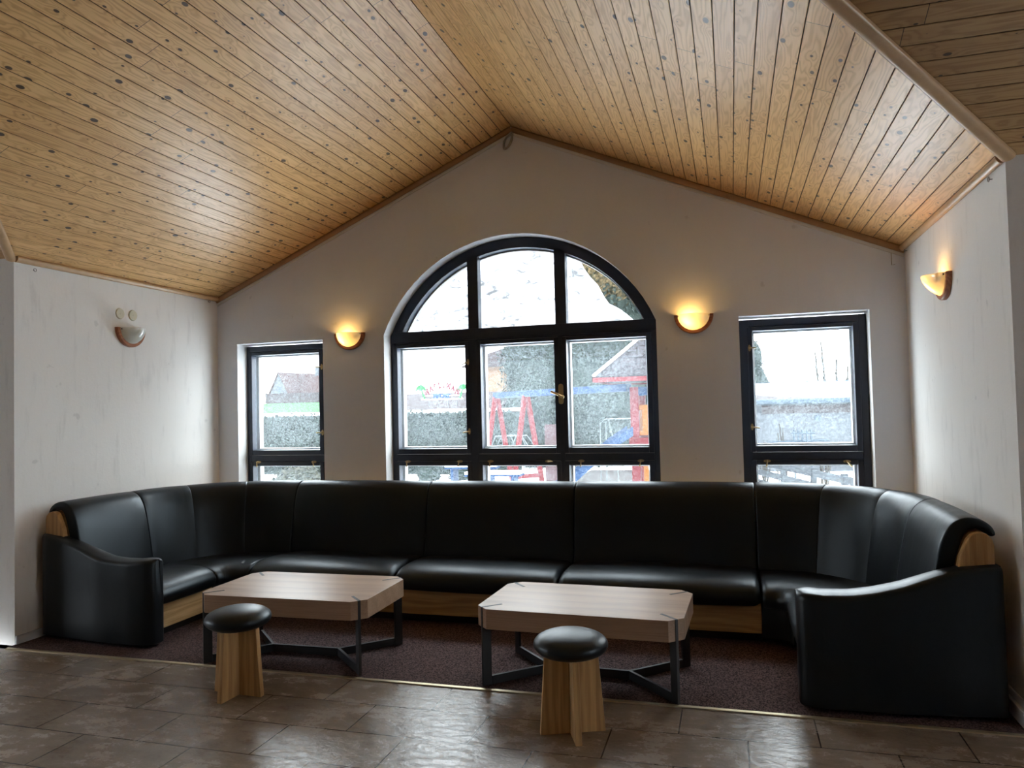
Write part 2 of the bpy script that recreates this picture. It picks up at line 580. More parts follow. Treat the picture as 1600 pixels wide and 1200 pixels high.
class Path:
    """plan path along the back of the sofa; the left side of travel is the wall, n points into the room"""
    def __init__(s, pts):
        s.p = [np.array(p, float) for p in pts]
        s.cum = [0.0]
        for a, b in zip(s.p, s.p[1:]):
            s.cum.append(s.cum[-1] + np.linalg.norm(b - a))
        s.L = s.cum[-1]
    def at(s, d):
        d = min(max(d, 0.0), s.L)
        i = 0
        while i < len(s.p) - 2 and d > s.cum[i + 1]:
            i += 1
        t = (d - s.cum[i]) / (s.cum[i + 1] - s.cum[i])
        return s.p[i] + (s.p[i + 1] - s.p[i]) * t
    def frame(s, d):
        e = min(0.03, s.L * 0.2)
        p = s.at(d)
        a, b = s.at(d - e), s.at(d + e)
        t = (b - a) / np.linalg.norm(b - a)
        return p, np.array([t[1], -t[0]])

def sweep(mb, prof, path, r_end=0.03, bulge=0.0, step=0.08, k=5, gap=0.003):
    P = np.array(prof); N = poly_normals(prof)
    L = path.L
    st = []
    for i in range(k + 1):
        a = PI / 2 * (1 - i / k)
        st.append((gap + r_end * (1 - math.sin(PI / 2 - a) if False else r_end and (1 - math.cos(PI / 2 - a)) * 0 + (1 - math.sin(PI / 2 - a))), 0))
    st = []
    for i in range(k + 1):
        th = PI / 2 * i / k                       # 0 at the end face, 90 deg where the full section starts
        st.append((gap + r_end * (1 - math.cos(th)), r_end * (1 - math.sin(th))))
    n = max(2, int((L - 2 * (gap + r_end)) / step))
    mids = [(gap + r_end + (L - 2 * (gap + r_end)) * i / n, 0.0) for i in range(1, n)]
    alls = st + mids + [(L - d, ins) for d, ins in reversed(st)]
    rs = []
    for d, ins in alls:
        o, nr = path.frame(d)
        b = bulge * math.sin(PI * min(max(d / L, 0), 1)) ** 0.6 if bulge else 0.0
        Q = P + N * (b - ins)
        rs.append([(o[0] + nr[0] * q[0], o[1] + nr[1] * q[0], q[1]) for q in Q])
    mb.rings(rs)

# ================================================================== SETTING
XL, XR, XC = -4.63, 1.238, -1.70
ZE, ZR, YF = 2.592, 3.862, -2.093
K = (ZR - ZE) / (XR - XC)
TB = 0.37                                  # pitch of the main room's roof
MX0, MX1, MY = -9.5, 6.2, -10.2            # main room extents

# --- floor
mb = MB(); mb.box(MX0, MX1, MY, -2.167, -0.12, 0.0)
struct(mb, 'floor', M['tiles'])
mb = MB(); mb.box(MX0 - .4, MX1 + .4, YF, 0.0, -0.14, -0.004)
struct(mb, 'floor.001', M['plinth'])
mb = MB(); mb.box(XL + .005, XR - .005, -2.160, -.003, -0.05, 0.004)
tag(mb.build('carpet', M['carpet']), 'dark maroon brown low pile carpet filling the seating bay', 'carpet')
mb = MB(); mb.box(XL + .02, XR - .01, -2.182, -2.156, -0.02, 0.007)
struct(mb, 'trim_1', M['strip'], bevel=0.002)

# --- walls
def wall_sheet(name, outline, holes, y0, y1, mat, mat_reveal=None):
    """upright wall in the xz plane with openings cut through its thickness"""
    bm = bmesh.new()
    loops = []
    for lp in [outline] + holes:
        vs = [bm.verts.new((x, y0, z)) for x, z in lp]
        es = [bm.edges.new((vs[i], vs[(i + 1) % len(vs)])) for i in range(len(vs))]
        loops.append((vs, es))
    geo = bmesh.ops.triangle_fill(bm, use_beauty=True, use_dissolve=False, edges=[e for _, es in loops for e in es])
    faces = [g for g in geo['geom'] if isinstance(g, bmesh.types.BMFace)]
    ret = bmesh.ops.extrude_face_region(bm, geom=faces, use_keep_orig=True)
    vs = [g for g in ret['geom'] if isinstance(g, bmesh.types.BMVert)]
    bmesh.ops.translate(bm, vec=(0, y1 - y0, 0), verts=vs)
    bmesh.ops.recalc_face_normals(bm, faces=bm.faces)
    me = bpy.data.meshes.new(name)
    bm.to_mesh(me); bm.free()
    me.materials.append(mat)
    if mat_reveal:
        me.materials.append(mat_reveal)
        for p in me.polygons:
            if abs(p.normal.y) < 0.5:
                p.material_index = 1
    o = bpy.data.objects.new(name, me)
    C.objects.link(o)
    return tag(o, kind='structure')

AR, ACX, ACZ = 1.275, -1.733, 1.682
def arch(r, x0, x1, n=28):
    a0 = math.acos((x0 - ACX) / r); a1 = math.acos((x1 - ACX) / r)
    return [(ACX + r * math.cos(a0 + (a1 - a0) * i / n), ACZ + r * math.sin(a0 + (a1 - a0) * i / n)) for i in range(n + 1)]
WZ0 = 0.72
hole_l = [(-4.416, WZ0), (-4.416, 2.155), (-3.518, 2.155), (-3.518, WZ0)]
hole_r = [(0.073, WZ0), (0.073, 2.157), (0.990, 2.157), (0.990, WZ0)]
hole_c = [(-2.913, WZ0)] + arch(AR, -2.913, -0.553) + [(-0.553, WZ0)]
UP = 0.10
wall_sheet('wall_back', [(XL - .3, -0.1), (XL - .3, ZE + UP - .13), (XC, ZR + UP), (XR + .3, ZE + UP - .13), (XR + .3, -0.1)],
           [hole_l, hole_c, hole_r], 0.0, 0.36, M['plaster'], M['reveal'])
mb = MB(); mb.box(XL - .3, XL, YF, 0.0, -0.1, ZE + .03)
struct(mb, 'wall_left', M['plaster_side'])
mb = MB(); mb.box(XR, XR + .3, YF, 0.0, -0.1, ZE + .03)
struct(mb, 'wall_right', M['plaster_side'])
mb = MB(); mb.box(MX0, XL - .29, YF, YF + .3, -0.1, ZE + .02)
struct(mb, 'wall_front_left', M['plaster'])
mb = MB(); mb.box(XR + .29, MX1, YF, YF + .3, -0.1, ZE + .02)
struct(mb, 'wall_front_right', M['plaster'])
# the rest of the hall behind the viewpoint, with bare side openings added to let in daylight
YM = (YF + MY) / 2
ZM = ZE + TB * (YF - YM)
wall_sheet('wall_rear', [(MX0, -0.1), (MX0, ZE + .05), (MX1, ZE + .05), (MX1, -0.1)], [], MY, MY - 0.3, M['plaster'])
hall_outline = [(MY - .3, -0.1), (MY - .3, ZE), (YM, ZM + .05), (YF + .3, ZE), (YF + .3, -0.1)]
for nm, x, sgn, hs in (('wall_hall_left', MX0, 1, [[(-4.6, 0.95), (-4.6, 2.2), (-2.9, 2.2), (-2.9, 0.95)]]), ('wall_hall_right', MX1, -1, [[(-4.4, 0.95), (-4.4, 2.2), (-3.1, 2.2), (-3.1, 0.95)]])):
    w = wall_sheet(nm, hall_outline, hs, 0.0, 0.3, M['plaster'])
    for v in w.data.vertices:                # turn the sheet into the yz plane
        v.co = (x - sgn * v.co.y, v.co.x, v.co.z)
    w.data.update()

# --- boarded ceilings
def planks(name, origin, ud, vd, nb, length, mat, cuts, thick=0.02):
    """boards of 96 mm laid side by side along ud, each running along vd, with V-joints between them"""
    W, g, dp = 0.096, 0.0035, 0.006
    o, ud, vd = Vector(origin), Vector(ud).normalized(), Vector(vd).normalized()
    nrm = ud.cross(vd).normalized()
    if nrm.z < 0:
        nrm = -nrm
    bm = bmesh.new()
    uvl = bm.loops.layers.uv.new('UVMap')
    prof = []
    for i in range(nb):
        s = i * W
        prof += [(s, dp), (s + g, 0.0), (s + W - g, 0.0)]
    prof.append((nb * W, dp))
    a = [bm.verts.new(o + ud * s + nrm * h) for s, h in prof]
    b = [bm.verts.new(o + ud * s + nrm * h + vd * length) for s, h in prof]
    for i in range(len(prof) - 1):
        f = bm.faces.new((a[i], a[i + 1], b[i + 1], b[i]))
        for lp, (s, v) in zip(f.loops, ((prof[i][0], 0), (prof[i + 1][0], 0), (prof[i + 1][0], length), (prof[i][0], length))):
            lp[uvl].uv = (s + (1e-4 if lp.vert in (a[i], b[i]) else -1e-4), v)
    for co, no in cuts:                      # keep the side the normal points away from
        bmesh.ops.bisect_plane(bm, geom=bm.verts[:] + bm.edges[:] + bm.faces[:], plane_co=co, plane_no=no, clear_outer=True)
    # back of the boards, so that the ceiling has thickness
    ret = bmesh.ops.extrude_face_region(bm, geom=bm.faces[:], use_keep_orig=True)
    bmesh.ops.translate(bm, vec=nrm * thick, verts=[x for x in ret['geom'] if isinstance(x, bmesh.types.BMVert)])
    me = bpy.data.meshes.new(name)
    bm.to_mesh(me); bm.free()
    me.materials.append(mat)
    ob = bpy.data.objects.new(name, me)
    C.objects.link(ob)
    return tag(ob, kind='structure')

LS = math.hypot(XR - XC, ZR - ZE)
nbs = int(LS / 0.096) + 1
vr = Vector((-(XR - XC), -(ZR - ZE) / TB, 0)).normalized()       # plan direction of the right-hand valley
vl = Vector((XC - XL, -(ZR - ZE) / TB, 0)).normalized()
nr_in = Vector((-vr.y, vr.x, 0)); nr_in = nr_in if nr_in.x < 0 or nr_in.y > 0 else -nr_in
def toward(n, target, co):
    return n if n.dot(Vector(target) - Vector(co)) > 0 else -n
cor, col_ = Vector((XR, YF, 0)), Vector((XL, YF, 0))
n_r = toward(Vector((-vr.y, vr.x, 0)), (XC, -0.2, 0), cor)       # points into the bay
n_l = toward(Vector((-vl.y, vl.x, 0)), (XC, -0.2, 0), col_)
planks('ceiling', (XC, 0.0, ZR), (XR - XC, 0, ZE - ZR), (0, -1, 0), nbs, 6.0, M['ceiling'], [(cor, -n_r), (Vector((XR + .02, 0, 0)), Vector((1, 0, 0)))])
planks('ceiling.001', (XC, 0.0, ZR), (XL - XC, 0, ZE - ZR), (0, -1, 0), nbs, 6.0, M['ceiling'], [(col_, -n_l), (Vector((XL - .02, 0, 0)), Vector((-1, 0, 0)))])
LM = math.hypot(YF - YM, ZM - ZE)
nbm = int(LM / 0.096) + 1
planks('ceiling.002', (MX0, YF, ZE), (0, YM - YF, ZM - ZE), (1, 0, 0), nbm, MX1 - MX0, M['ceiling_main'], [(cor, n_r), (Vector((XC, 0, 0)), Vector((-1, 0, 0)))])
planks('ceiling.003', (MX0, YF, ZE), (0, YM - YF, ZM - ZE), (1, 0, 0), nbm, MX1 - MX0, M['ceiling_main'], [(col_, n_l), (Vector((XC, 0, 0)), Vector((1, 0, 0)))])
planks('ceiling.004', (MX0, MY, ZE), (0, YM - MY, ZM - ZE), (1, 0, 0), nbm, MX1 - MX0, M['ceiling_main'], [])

# --- unseen slabs above the boards, added to block light leaking in at the ridge
mb = MB()
mb.rings([[(XL - .3, y, ZE - .02), (XC, y, ZR + .03), (XR + .3, y, ZE - .02), (XR + .3, y, ZE + .22), (XC, y, ZR + .25), (XL - .3, y, ZE + .22)] for y in (0.34, YF + .3)])
struct(mb, 'roof_light_block', M['plinth'])
mb = MB(); mb.box(XC - .12, XC + .12, YF - (ZR - ZE) / TB - .3, 0.3, ZR + .012, ZR + .06)
struct(mb, 'ridge_light_block', M['plinth'])
# --- trims
def half_round(name, a, b, w, h, mat, up):
    """moulding with a rounded face: w wide, h deep, running from a to b; up = direction the face looks"""
    a, b = Vector(a), Vector(b)
    d = (b - a).normalized(); up = Vector(up); up = (up - d * up.dot(d)).normalized()
    s = d.cross(up)
    pr = [(-w / 2, -0.004)] + [(-w / 2 * math.cos(PI * i / 8) , h * (0.35 + 0.65 * math.sin(PI * i / 8))) for i in range(9)] + [(w / 2, -0.004)]
    mb = MB()
    mb.rings([[p + s * x + up * y for x, y in pr] for p in (a, b)])
    return struct(mb, name, mat, smooth=40)
ap = Vector((XC, YF - (ZR - ZE) / TB, ZR))
half_round('trim_2', (XR + .01, YF - .012, ZE - .004), ap, 0.062, 0.024, M['trim_y'], (0.15, -0.1, -1))
half_round('trim_3', (XL - .01, YF - .012, ZE - .004), ap, 0.062, 0.024, M['trim_y'], (-0.15, -0.1, -1))
half_round('trim_4', (XR - .016, YF, ZE - .004), (XR - .016, 0, ZE - .004), 0.045, 0.022, M['trim_y'], (-0.8, 0, -0.6))
half_round('trim_5', (XL + .016, YF, ZE - .004), (XL + .016, 0, ZE - .004), 0.045, 0.022, M['trim_y'], (0.8, 0, -0.6))
half_round('trim_6', (XC, -.014, ZR - .028), (XR, -.014, ZE - .022), 0.045, 0.014, M['trim'], (0, -1, -.4))
half_round('trim_7', (XC, -.014, ZR - .028), (XL, -.014, ZE - .022), 0.045, 0.014, M['trim'], (0, -1, -.4))
for nm, x, z0 in (('trim_8', XR, ZE), ('trim_9', XL, ZE)):      # white plaster bead under the boards
    half_round(nm, (XC, -.001, ZR - .062), (x, -.001, z0 - .056), 0.03, 0.008, M['reveal'], (0, -1, 0))
mb = MB(); mb.box(XR - .028, XR, YF, 0, 0.0, 0.075); mb.box(XR - .012, XR, YF, 0, 0.075, 0.11)
struct(mb, 'baseboard_right', M['plaster'], bevel=0.008)
mb = MB(); mb.box(XL, XL + .02, YF, 0, 0.0, 0.06)
struct(mb, 'baseboard_left', M['plaster'], bevel=0.008)

# ================================================================== WINDOWS
FY0, FY1 = 0.145, 0.235
def latch_mb(mb, x, z, vert, lever):
    """small brass espagnolette: oval plate and a lever; lever = direction (dx, dz)"""
    a, b = (0.011, 0.027) if vert else (0.027, 0.011)
    pts = [(x + a * math.cos(2 * PI * i / 14), z + b * math.sin(2 * PI * i / 14)) for i in range(14)]
    mb.prism_y(pts, FY0 - .006, FY0 + .006)
    L = Vector((lever[0], 0, lever[1]))
    mb.tube([(x, FY0, z), (x, FY0 - .022, z), (x + L.x * .15, FY0 - .03, z + L.z * .15), (x + L.x, FY0 - .032, z + L.z)], 0.0055, 8)

def window(nm, x0, x1, panes, zt, arch_top, latches, big_handle=None):
    root = bpy.data.objects.new(nm, None); C.objects.link(root)
    tag(root, kind='structure')
    Z0, ZU0, ZU1, ZL1, ZL0 = WZ0, 1.157, 2.053, 1.010, 0.80
    fr = MB()
    xs = [x0] + [q for p in panes for q in p] + [x1]
    sash_w = 0.040
    # fixed frame: jambs, mullions, transoms
    fr.box(x0, panes[0][0] - sash_w * .6, FY0, FY1, Z0, zt)
    fr.box(panes[-1][1] + sash_w, x1, FY0, FY1, Z0, zt)
    for p, q in zip(panes, panes[1:]):
        fr.box(p[1] + sash_w * .85, q[0] - sash_w * .85, FY0, FY1, Z0, zt)
    for p in panes:
        a, b = p[0] - sash_w, p[1] + sash_w
        fr.box(a, b, FY0 + .004, FY1, Z0, ZL0 - .035)
        fr.box(a, b, FY0 + .004, FY1, ZL1 + .038, ZU0 - .05)
        fr.box(a, b, FY0 + .004, FY1, ZU1 + .035, zt)
    if arch_top:
        zb = 2.195
        fr.box(x0, x1, FY0 - .006, FY1, zt - .05, zb)
        n = 30
        ro, ri = AR + .005, AR - .088
        def arcpts(r):
            a0 = math.asin((zb - ACZ - .005) / r)
            return [(ACX + r * math.cos(PI - a0 - (PI - 2 * a0) * i / n), ACZ + r * math.sin(PI - a0 - (PI - 2 * a0) * i / n)) for i in range(n + 1)]
        A, B = arcpts(ro), arcpts(ri)
        mbr = [[(A[i][0], FY0, A[i][1]), (A[i][0], FY1, A[i][1]), (B[i][0], FY1, B[i][1]), (B[i][0], FY0, B[i][1])] for i in range(n + 1)]
        fr.rings(mbr)
        for p, q in zip(panes, panes[1:]):
            c = (p[1] + q[0]) / 2 + .012
            h = ACZ + math.sqrt(ri ** 2 - (c - ACX) ** 2) + .03
            fr.box(c - .048, c + .048, FY0, FY1, zb - .01, h)
    fr.build('window_frame', M['frame'], root, bevel=0.004)
    ou = MB()
    for p in panes:
        i = 0.014
        for z0, z1 in ((ZU0, ZU1), (ZL0, ZL1)):
            ou.ring_xz(p[0] - .04, p[1] + .04, z0 - .04, z1 + .04, .04 + i, .04 + i, .04 + i, .04 + i, FY1 + .001, FY1 + .06)
    ou.build('outer_frame', M['outer_frame'], root, bevel=0.003)
    for pi, p in enumerate(panes):
        for row, (z0, z1) in enumerate(((ZU0, ZU1), (ZL0, ZL1))):
            sm = MB()
            sl = sash_w
            sm.ring_xz(p[0] - sl, p[1] + sl, z0 - (.047 if row == 0 else .03), z1 + (.03 if row == 0 else .036), sl, sl, (.047 if row == 0 else .03), (.03 if row == 0 else .036), FY0 - .004, FY1 - .02)
            sash = sm.build('sash', M['frame'], root, bevel=0.005)
            gm = MB(); gm.box(p[0] - .006, p[1] + .006, FY0 + .045, FY0 + .049, z0 - .006, z1 + .006)
            gm.build('pane', M['glass'], sash)
            for (lp, lr, x, z, vert, lev) in latches:
                if lp == pi and lr == row:
                    lm = MB(); latch_mb(lm, x, z, vert, lev)
                    lm.build('latch', M['brass'], sash, smooth=40)
            if big_handle and big_handle[0] == pi and row == 0:
                hm = MB()
                x, z = big_handle[1:]
                a, b = .021, .085
                pts = [(x + a * math.cos(t), z + (b - a) + a * math.sin(t)) for t in [PI * i / 8 for i in range(9)]] + \
                      [(x - a * math.cos(t), z - (b - a) - a * math.sin(t)) for t in [PI * i / 8 for i in range(9)]]
                hm.prism_y(pts, FY0 - .013, FY0)
                hm.tube([(x + .012, FY0 - .01, z - .022), (x + .012, FY0 - .045, z - .022), (x - .03, FY0 - .055, z + .002), (x - .075, FY0 - .055, z + .022)], 0.0095, 10)
                hm.tube([(x + .012, FY0 - .05, z - .022), (x + .034, FY0 - .05, z - .030)], 0.012, 10)
                hm.build('handle', M['brass'], sash, smooth=40)
    if arch_top:
        # fixed lights of the fan: one glass sheet behind the dark bars
        g = MB()
        ri = AR - .07
        a0 = math.asin((2.17 - ACZ) / ri)
        pts = [(ACX + ri * math.cos(a0 + (PI - 2 * a0) * i / 30), ACZ + ri * math.sin(a0 + (PI - 2 * a0) * i / 30)) for i in range(31)]
        g.prism_y(pts, FY0 + .05, FY0 + .054)
        g.build('pane', M['glass_clear'], root)
        ol = MB()
        rs = []
        n = 30
        for i in range(n + 1):
            a = a0 + (PI - 2 * a0) * i / n
            rs.append([(ACX + r * math.cos(a), y, ACZ + r * math.sin(a)) for r, y in ((AR - .10, FY1), (AR - .10, FY1 + .05), (AR - .05, FY1 + .05), (AR - .05, FY1))])
        ol.rings(rs)
        ol.build('outer_frame', M['outer_frame'], root, smooth=40)
    return root

window('window_1', -4.43, -3.515, [(-4.361, -3.646)], 2.140, False,
       [(0, 0, -3.615, 1.92, True, (-.05, -.002)), (0, 0, -3.615, 1.315, True, (-.05, 0)),
        (0, 1, -4.30, 1.045, False, (0, -.042)), (0, 1, -3.71, 1.045, False, (.018, -.038))])
window('window_2', -2.925, -0.548, [(-2.853, -2.212), (-2.070, -1.419), (-1.311, -0.650)], 2.150, True,
       [(0, 0, -2.185, 1.905, True, (-.048, -.024)), (0, 0, -2.185, 1.305, True, (-.05, -.01)),
        (0, 1, -2.77, 1.045, False, (0, -.045)), (0, 1, -2.28, 1.045, False, (-.008, -.045)),
        (1, 1, -2.00, 1.045, False, (0, -.045)), (1, 1, -1.49, 1.045, False, (.045, 0)),
        (2, 1, -1.21, 1.045, False, (0, -.045)), (2, 1, -0.72, 1.045, False, (-.008, -.045))], (1, -1.366, 1.605))
window('window_3', 0.068, 0.990, [(0.172, 0.895)], 2.142, False,
       [(0, 0, 0.148, 1.92, True, (.05, 0)), (0, 0, 0.148, 1.305, True, (.055, -.008)),
        (0, 1, 0.25, 1.04, False, (-.008, -.044)), (0, 1, 0.82, 1.035, False, (.03, -.038))])

# ================================================================== SOFA
RXL, RXR, RY = -4.57, 1.165, -0.25
RC = 0.97
def arc_pts(cx, cy, r, a0, a1, n=12):
    return [(cx + r * math.cos(a0 + (a1 - a0) * i / n), cy + r * math.sin(a0 + (a1 - a0) * i / n)) for i in range(n + 1)]
CLx, CRx, CYc = RXL + RC, RXR - RC, RY - RC
YS = -1.24
seams = [-3.52, -2.335, -1.152, 0.137]
back_prof = smooth_closed([(.315, .29), (.308, .38), (.280, .55), (.250, .71), (.222, .815), (.180, .888), (.120, .922), (.058, .916), (.012, .886), (-.006, .848),
                           (.014, .838), (.045, .868), (.085, .872), (.122, .848), (.155, .76), (.188, .62), (.214, .46), (.225, .29)], 4)
seat_prof = smooth_closed([(.24, .25), (.24, .35), (.34, .366), (.50, .380), (.66, .384), (.77, .376), (.845, .350), (.882, .306), (.876, .262), (.845, .243), (.60, .240), (.40, .240)], 4)
core_prof = [(.015, .075), (.015, .80), (.022, .832), (.044, .855), (.075, .863), (.106, .853), (.128, .825), (.16, .75), (.205, .5), (.225, .25), (.225, .075)]

sofa = thing('sofa', 'U-shaped black leather sofa with oak panels filling the bay under the windows', 'sofa')
straights = [Path([(a, RY), (b, RY)]) for a, b in zip(seams, seams[1:])]
p_le = Path([(RXL, -1.885), (RXL, YS)])
p_re = Path([(RXR, YS), (RXR, -1.965)])
p_lc = Path([(RXL, YS)] + arc_pts(CLx, CYc, RC, PI, PI / 2, 18) + [(seams[0], RY)])
p_rc = Path([(seams[3], RY)] + arc_pts(CRx, CYc, RC, PI / 2, 0, 18) + [(RXR, YS)])

def sub(path, d0, d1, n=10):
    return Path([path.at(d0 + (d1 - d0) * i / n) for i in range(n + 1)])

for p in [p_le] + straights + [p_re]:
    mb = MB(); sweep(mb, back_prof, p, 0.013, 0.005, k=4)
    mb.build('back_cushion', M['leather'], sofa, smooth=60)
    mb = MB(); sweep(mb, seat_prof, p, 0.045, 0.012, 0.06)
    mb.build('seat_cushion', M['leather'], sofa, smooth=60)
for p in (p_lc, p_rc):
    mb = MB()
    for i in range(3):
        sweep(mb, back_prof, sub(p, p.L * i / 3, p.L * (i + 1) / 3), 0.010, 0.003, 0.05, 3, 0.001)
    mb.build('back_cushion', M['leather'], sofa, smooth=60)
    mb = MB(); sweep(mb, [(d, z - .012) for d, z in seat_prof], p, 0.03, 0.004, 0.05)
    mb.build('seat_cushion', M['leather'], sofa, smooth=60)
    mb = MB(); sweep(mb, [(.60, .05), (.60, .25), (.855, .25), (.858, .05)], p, 0.004, 0.0, 0.05, 1)
    mb.build('base_cover', M['leather'], sofa, smooth=50)
# wooden back core running round behind the cushions (its ends show as oak side panels)
full = Path([(RXL, -1.87)] + p_lc.p[1:-1] + [(seams[0], RY), (seams[3], RY)] + p_rc.p[1:-1] + [(RXR, -1.95)])
mb = MB(); sweep(mb, core_prof, full, 0.001, 0.0, 0.12, 1)
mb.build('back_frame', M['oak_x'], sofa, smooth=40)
for p in (Path([(RXL, -1.925), (RXL, -1.886)]), Path([(RXR, -1.966), (RXR, -2.01)])):
    mb = MB(); sweep(mb, core_prof, p, 0.006, 0.0, 0.05, 3, 0.0)
    mb.build('side_panel', M['oak_z'], sofa, smooth=40)
for p in [p_le] + straights + [p_re]:
    pan = [(.805, .066), (.805, .250), (.830, .250), (.830, .066)]
    mb = MB(); sweep(mb, pan, p, 0.002, 0.0, 0.5, 1, 0.001)
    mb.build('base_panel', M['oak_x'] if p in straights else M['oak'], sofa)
    mb = MB(); sweep(mb, [(.05, .004), (.05, .066), (.77, .066), (.77, .004)], p, 0.001, 0.0, 0.5, 1)
    mb.build('plinth', M['plinth'], sofa)

def lerp(tab, x):
    return float(np.interp(x, [a for a, _ in tab], [b for _, b in tab]))
def armrest(tab_h, tab_out, y_in, x_rear, x_front):
    mb = MB()
    s = 1 if x_front > x_rear else -1
    L = abs(x_front - x_rear)
    R = 0.085
    ds = [0, .006, .02] + list(np.linspace(.06, L - R, 22)) + [L - R * (1 - math.sin(PI / 2 * i / 7)) for i in range(1, 8)]
    rs = []
    for d in ds:
        x = x_rear + s * d
        yo, h = lerp(tab_out, x), lerp(tab_h, x)
        yc, t = (yo + y_in) / 2, abs(y_in - yo) / 2
        e = (d - (L - R)) / R
        if e > 0:
            t *= max(0.30, math.sqrt(max(0, 1 - e * e)) * .62 + .38)
            h -= .012 * e * e
        if d < .02:
            t -= (.02 - d) * .5; h -= (.02 - d) * .5
        r = min(.03, t * .8)
        sec = [(yc - t, .03), (yc - t, .12), (yc - t, .3)] + [(yc - t + r - r * math.cos(a), h - r + r * math.sin(a) * 1.0) for a in [PI / 2 * i / 4 for i in range(5)]]
        sec += [(yc - t * .4, h + .004), (yc, h + .006), (yc + t * .4, h + .004)]
        sec += [(yc + t - r + r * math.sin(a), h - r + r * math.cos(a)) for a in [PI / 2 * i / 4 for i in range(5)]]
        sec += [(yc + t, .3), (yc + t, .12), (yc + t, .03)]
        rs.append([(x, y, z) for y, z in sec])
    mb.rings(rs)
    return mb.build('armrest', M['leather'], sofa, smooth=60)
armrest([(-4.58, .722), (-4.44, .70), (-4.27, .652), (-4.09, .593), (-4.0, .568), (-3.9, .560), (-3.77, .560), (-3.62, .574)],
        [(-4.58, -1.938), (-4.35, -1.966), (-4.05, -2.0), (-3.78, -2.010), (-3.6, -2.0)], -1.85, -4.578, -3.615)
armrest([(.27, .572), (.39, .560), (.52, .564), (.62, .580), (.74, .610), (.86, .653), (.93, .678), (1.0, .696), (1.13, .712), (1.17, .714)],
        [(.27, -2.11), (.38, -2.118), (.69, -2.112), (.96, -2.08), (1.175, -2.045)], -1.925, 1.172, .272)

# ================================================================== COFFEE TABLES
def coffee_table(label, loc, rz):
    t = thing('coffee_table', label, 'coffee table', loc, rz, 'coffee tables in front of the sofa')
    hx, hy, ch, zt, th = .552, .325, .071, .42, .107
    poly = [(-hx + ch, -hy), (hx - ch, -hy), (hx, -hy + ch), (hx, hy - ch), (hx - ch, hy), (-hx + ch, hy), (-hx, hy - ch), (-hx, -hy + ch)]
    mb = MB(); mb.prism(poly, zt - th, zt)
    mb.build('table_top', M['table_wood'], t, bevel=0.002)
    for sx in (-1, 1):
        for sy in (-1, 1):
            cx, cy = sx * (hx - ch / 2), sy * (hy - ch / 2)          # middle of the chamfer
            d = Vector((-sx, -sy, 0)).normalized()
            o = Vector((cx, cy, 0))
            mb = MB()
            out = o - d * .004
            mb.bar(out + Vector((0, 0, .0)) + d * .026, out + d * .026 + Vector((0, 0, zt - .004)), .016, .052, up=d)
            mb.bar(out + Vector((0, 0, zt - .004)), out + d * .125 + Vector((0, 0, zt - .004)), .016, .0105)
            mb.build('leg', M['steel'], t, bevel=0.0012)
    mb = MB()
    dx = hy - ch / 2
    nx = hx - ch / 2 - dx
    for sx in (-1, 1):
        for sy in (-1, 1):
            d = Vector((-sx, -sy, 0)).normalized()
            a = Vector((sx * (hx - ch / 2), sy * (hy - ch / 2), .024)) + d * .05
            mb.bar(a, (sx * nx, 0, .024), .016, .046)
    mb.bar((-nx, 0, .024), (nx, 0, .024), .016, .046)
    mb.build('stretcher', M['steel'], t, bevel=0.0012)
    return t
t1 = coffee_table('octagonal oak coffee table on black steel legs nearer the left armrest', (-2.589, -1.842, .004), math.radians(1.0))
copy_thing(t1, (-.806, -1.848, .004), math.radians(-2.0), 'octagonal oak coffee table on black steel legs nearer the right armrest')

# ================================================================== STOOLS
def stool(label, loc, rz):
    t = thing('stool', label, 'stool', loc, rz, 'mushroom stools on the tiled floor')
    mb = MB()
    r, b, zc = .173, .060, .402
    prof = []
    for i in range(19):
        a = -PI / 2 + PI * i / 18
        c, s_ = math.cos(a), math.sin(a)
        prof.append((max(.002, r * abs(c) ** .82), zc + b * (abs(s_) ** .95) * (1 if s_ > 0 else -1)))
    mb.lathe(prof, 40)
    mb.build('seat', M['leather'], t, smooth=60)
    for q in (0, 1):
        mb = MB()
        w0, w1, th = .152, .125, .0145
        poly = [(-w0, 0), (w0, 0), (w1, .355), (-w1, .355)]
        if q == 0:
            mb.prism_y(poly, -th, th)
        else:
            for sgn in (-1, 1):
                ps = [(sgn * th, 0), (sgn * w0, 0), (sgn * w1, .355), (sgn * th, .355)]
                n = 4
                vs = [(-th, x, z) for x, z in ps] + [(th, x, z) for x, z in ps]
                mb.add(vs, [(0, 1, 2, 3), (7, 6, 5, 4)] + [(k, n + k, n + (k + 1) % n, (k + 1) % n) for k in range(n)])
        mb.build('leg_board', M['oak_z'], t, bevel=0.003)
    return t
s1 = stool('mushroom stool with black leather seat in front of the left coffee table', (-2.589, -2.502, 0), math.radians(-3.6))
copy_thing(s1, (-.750, -2.567, 0), math.radians(22), 'mushroom stool with black leather seat in front of the right coffee table')

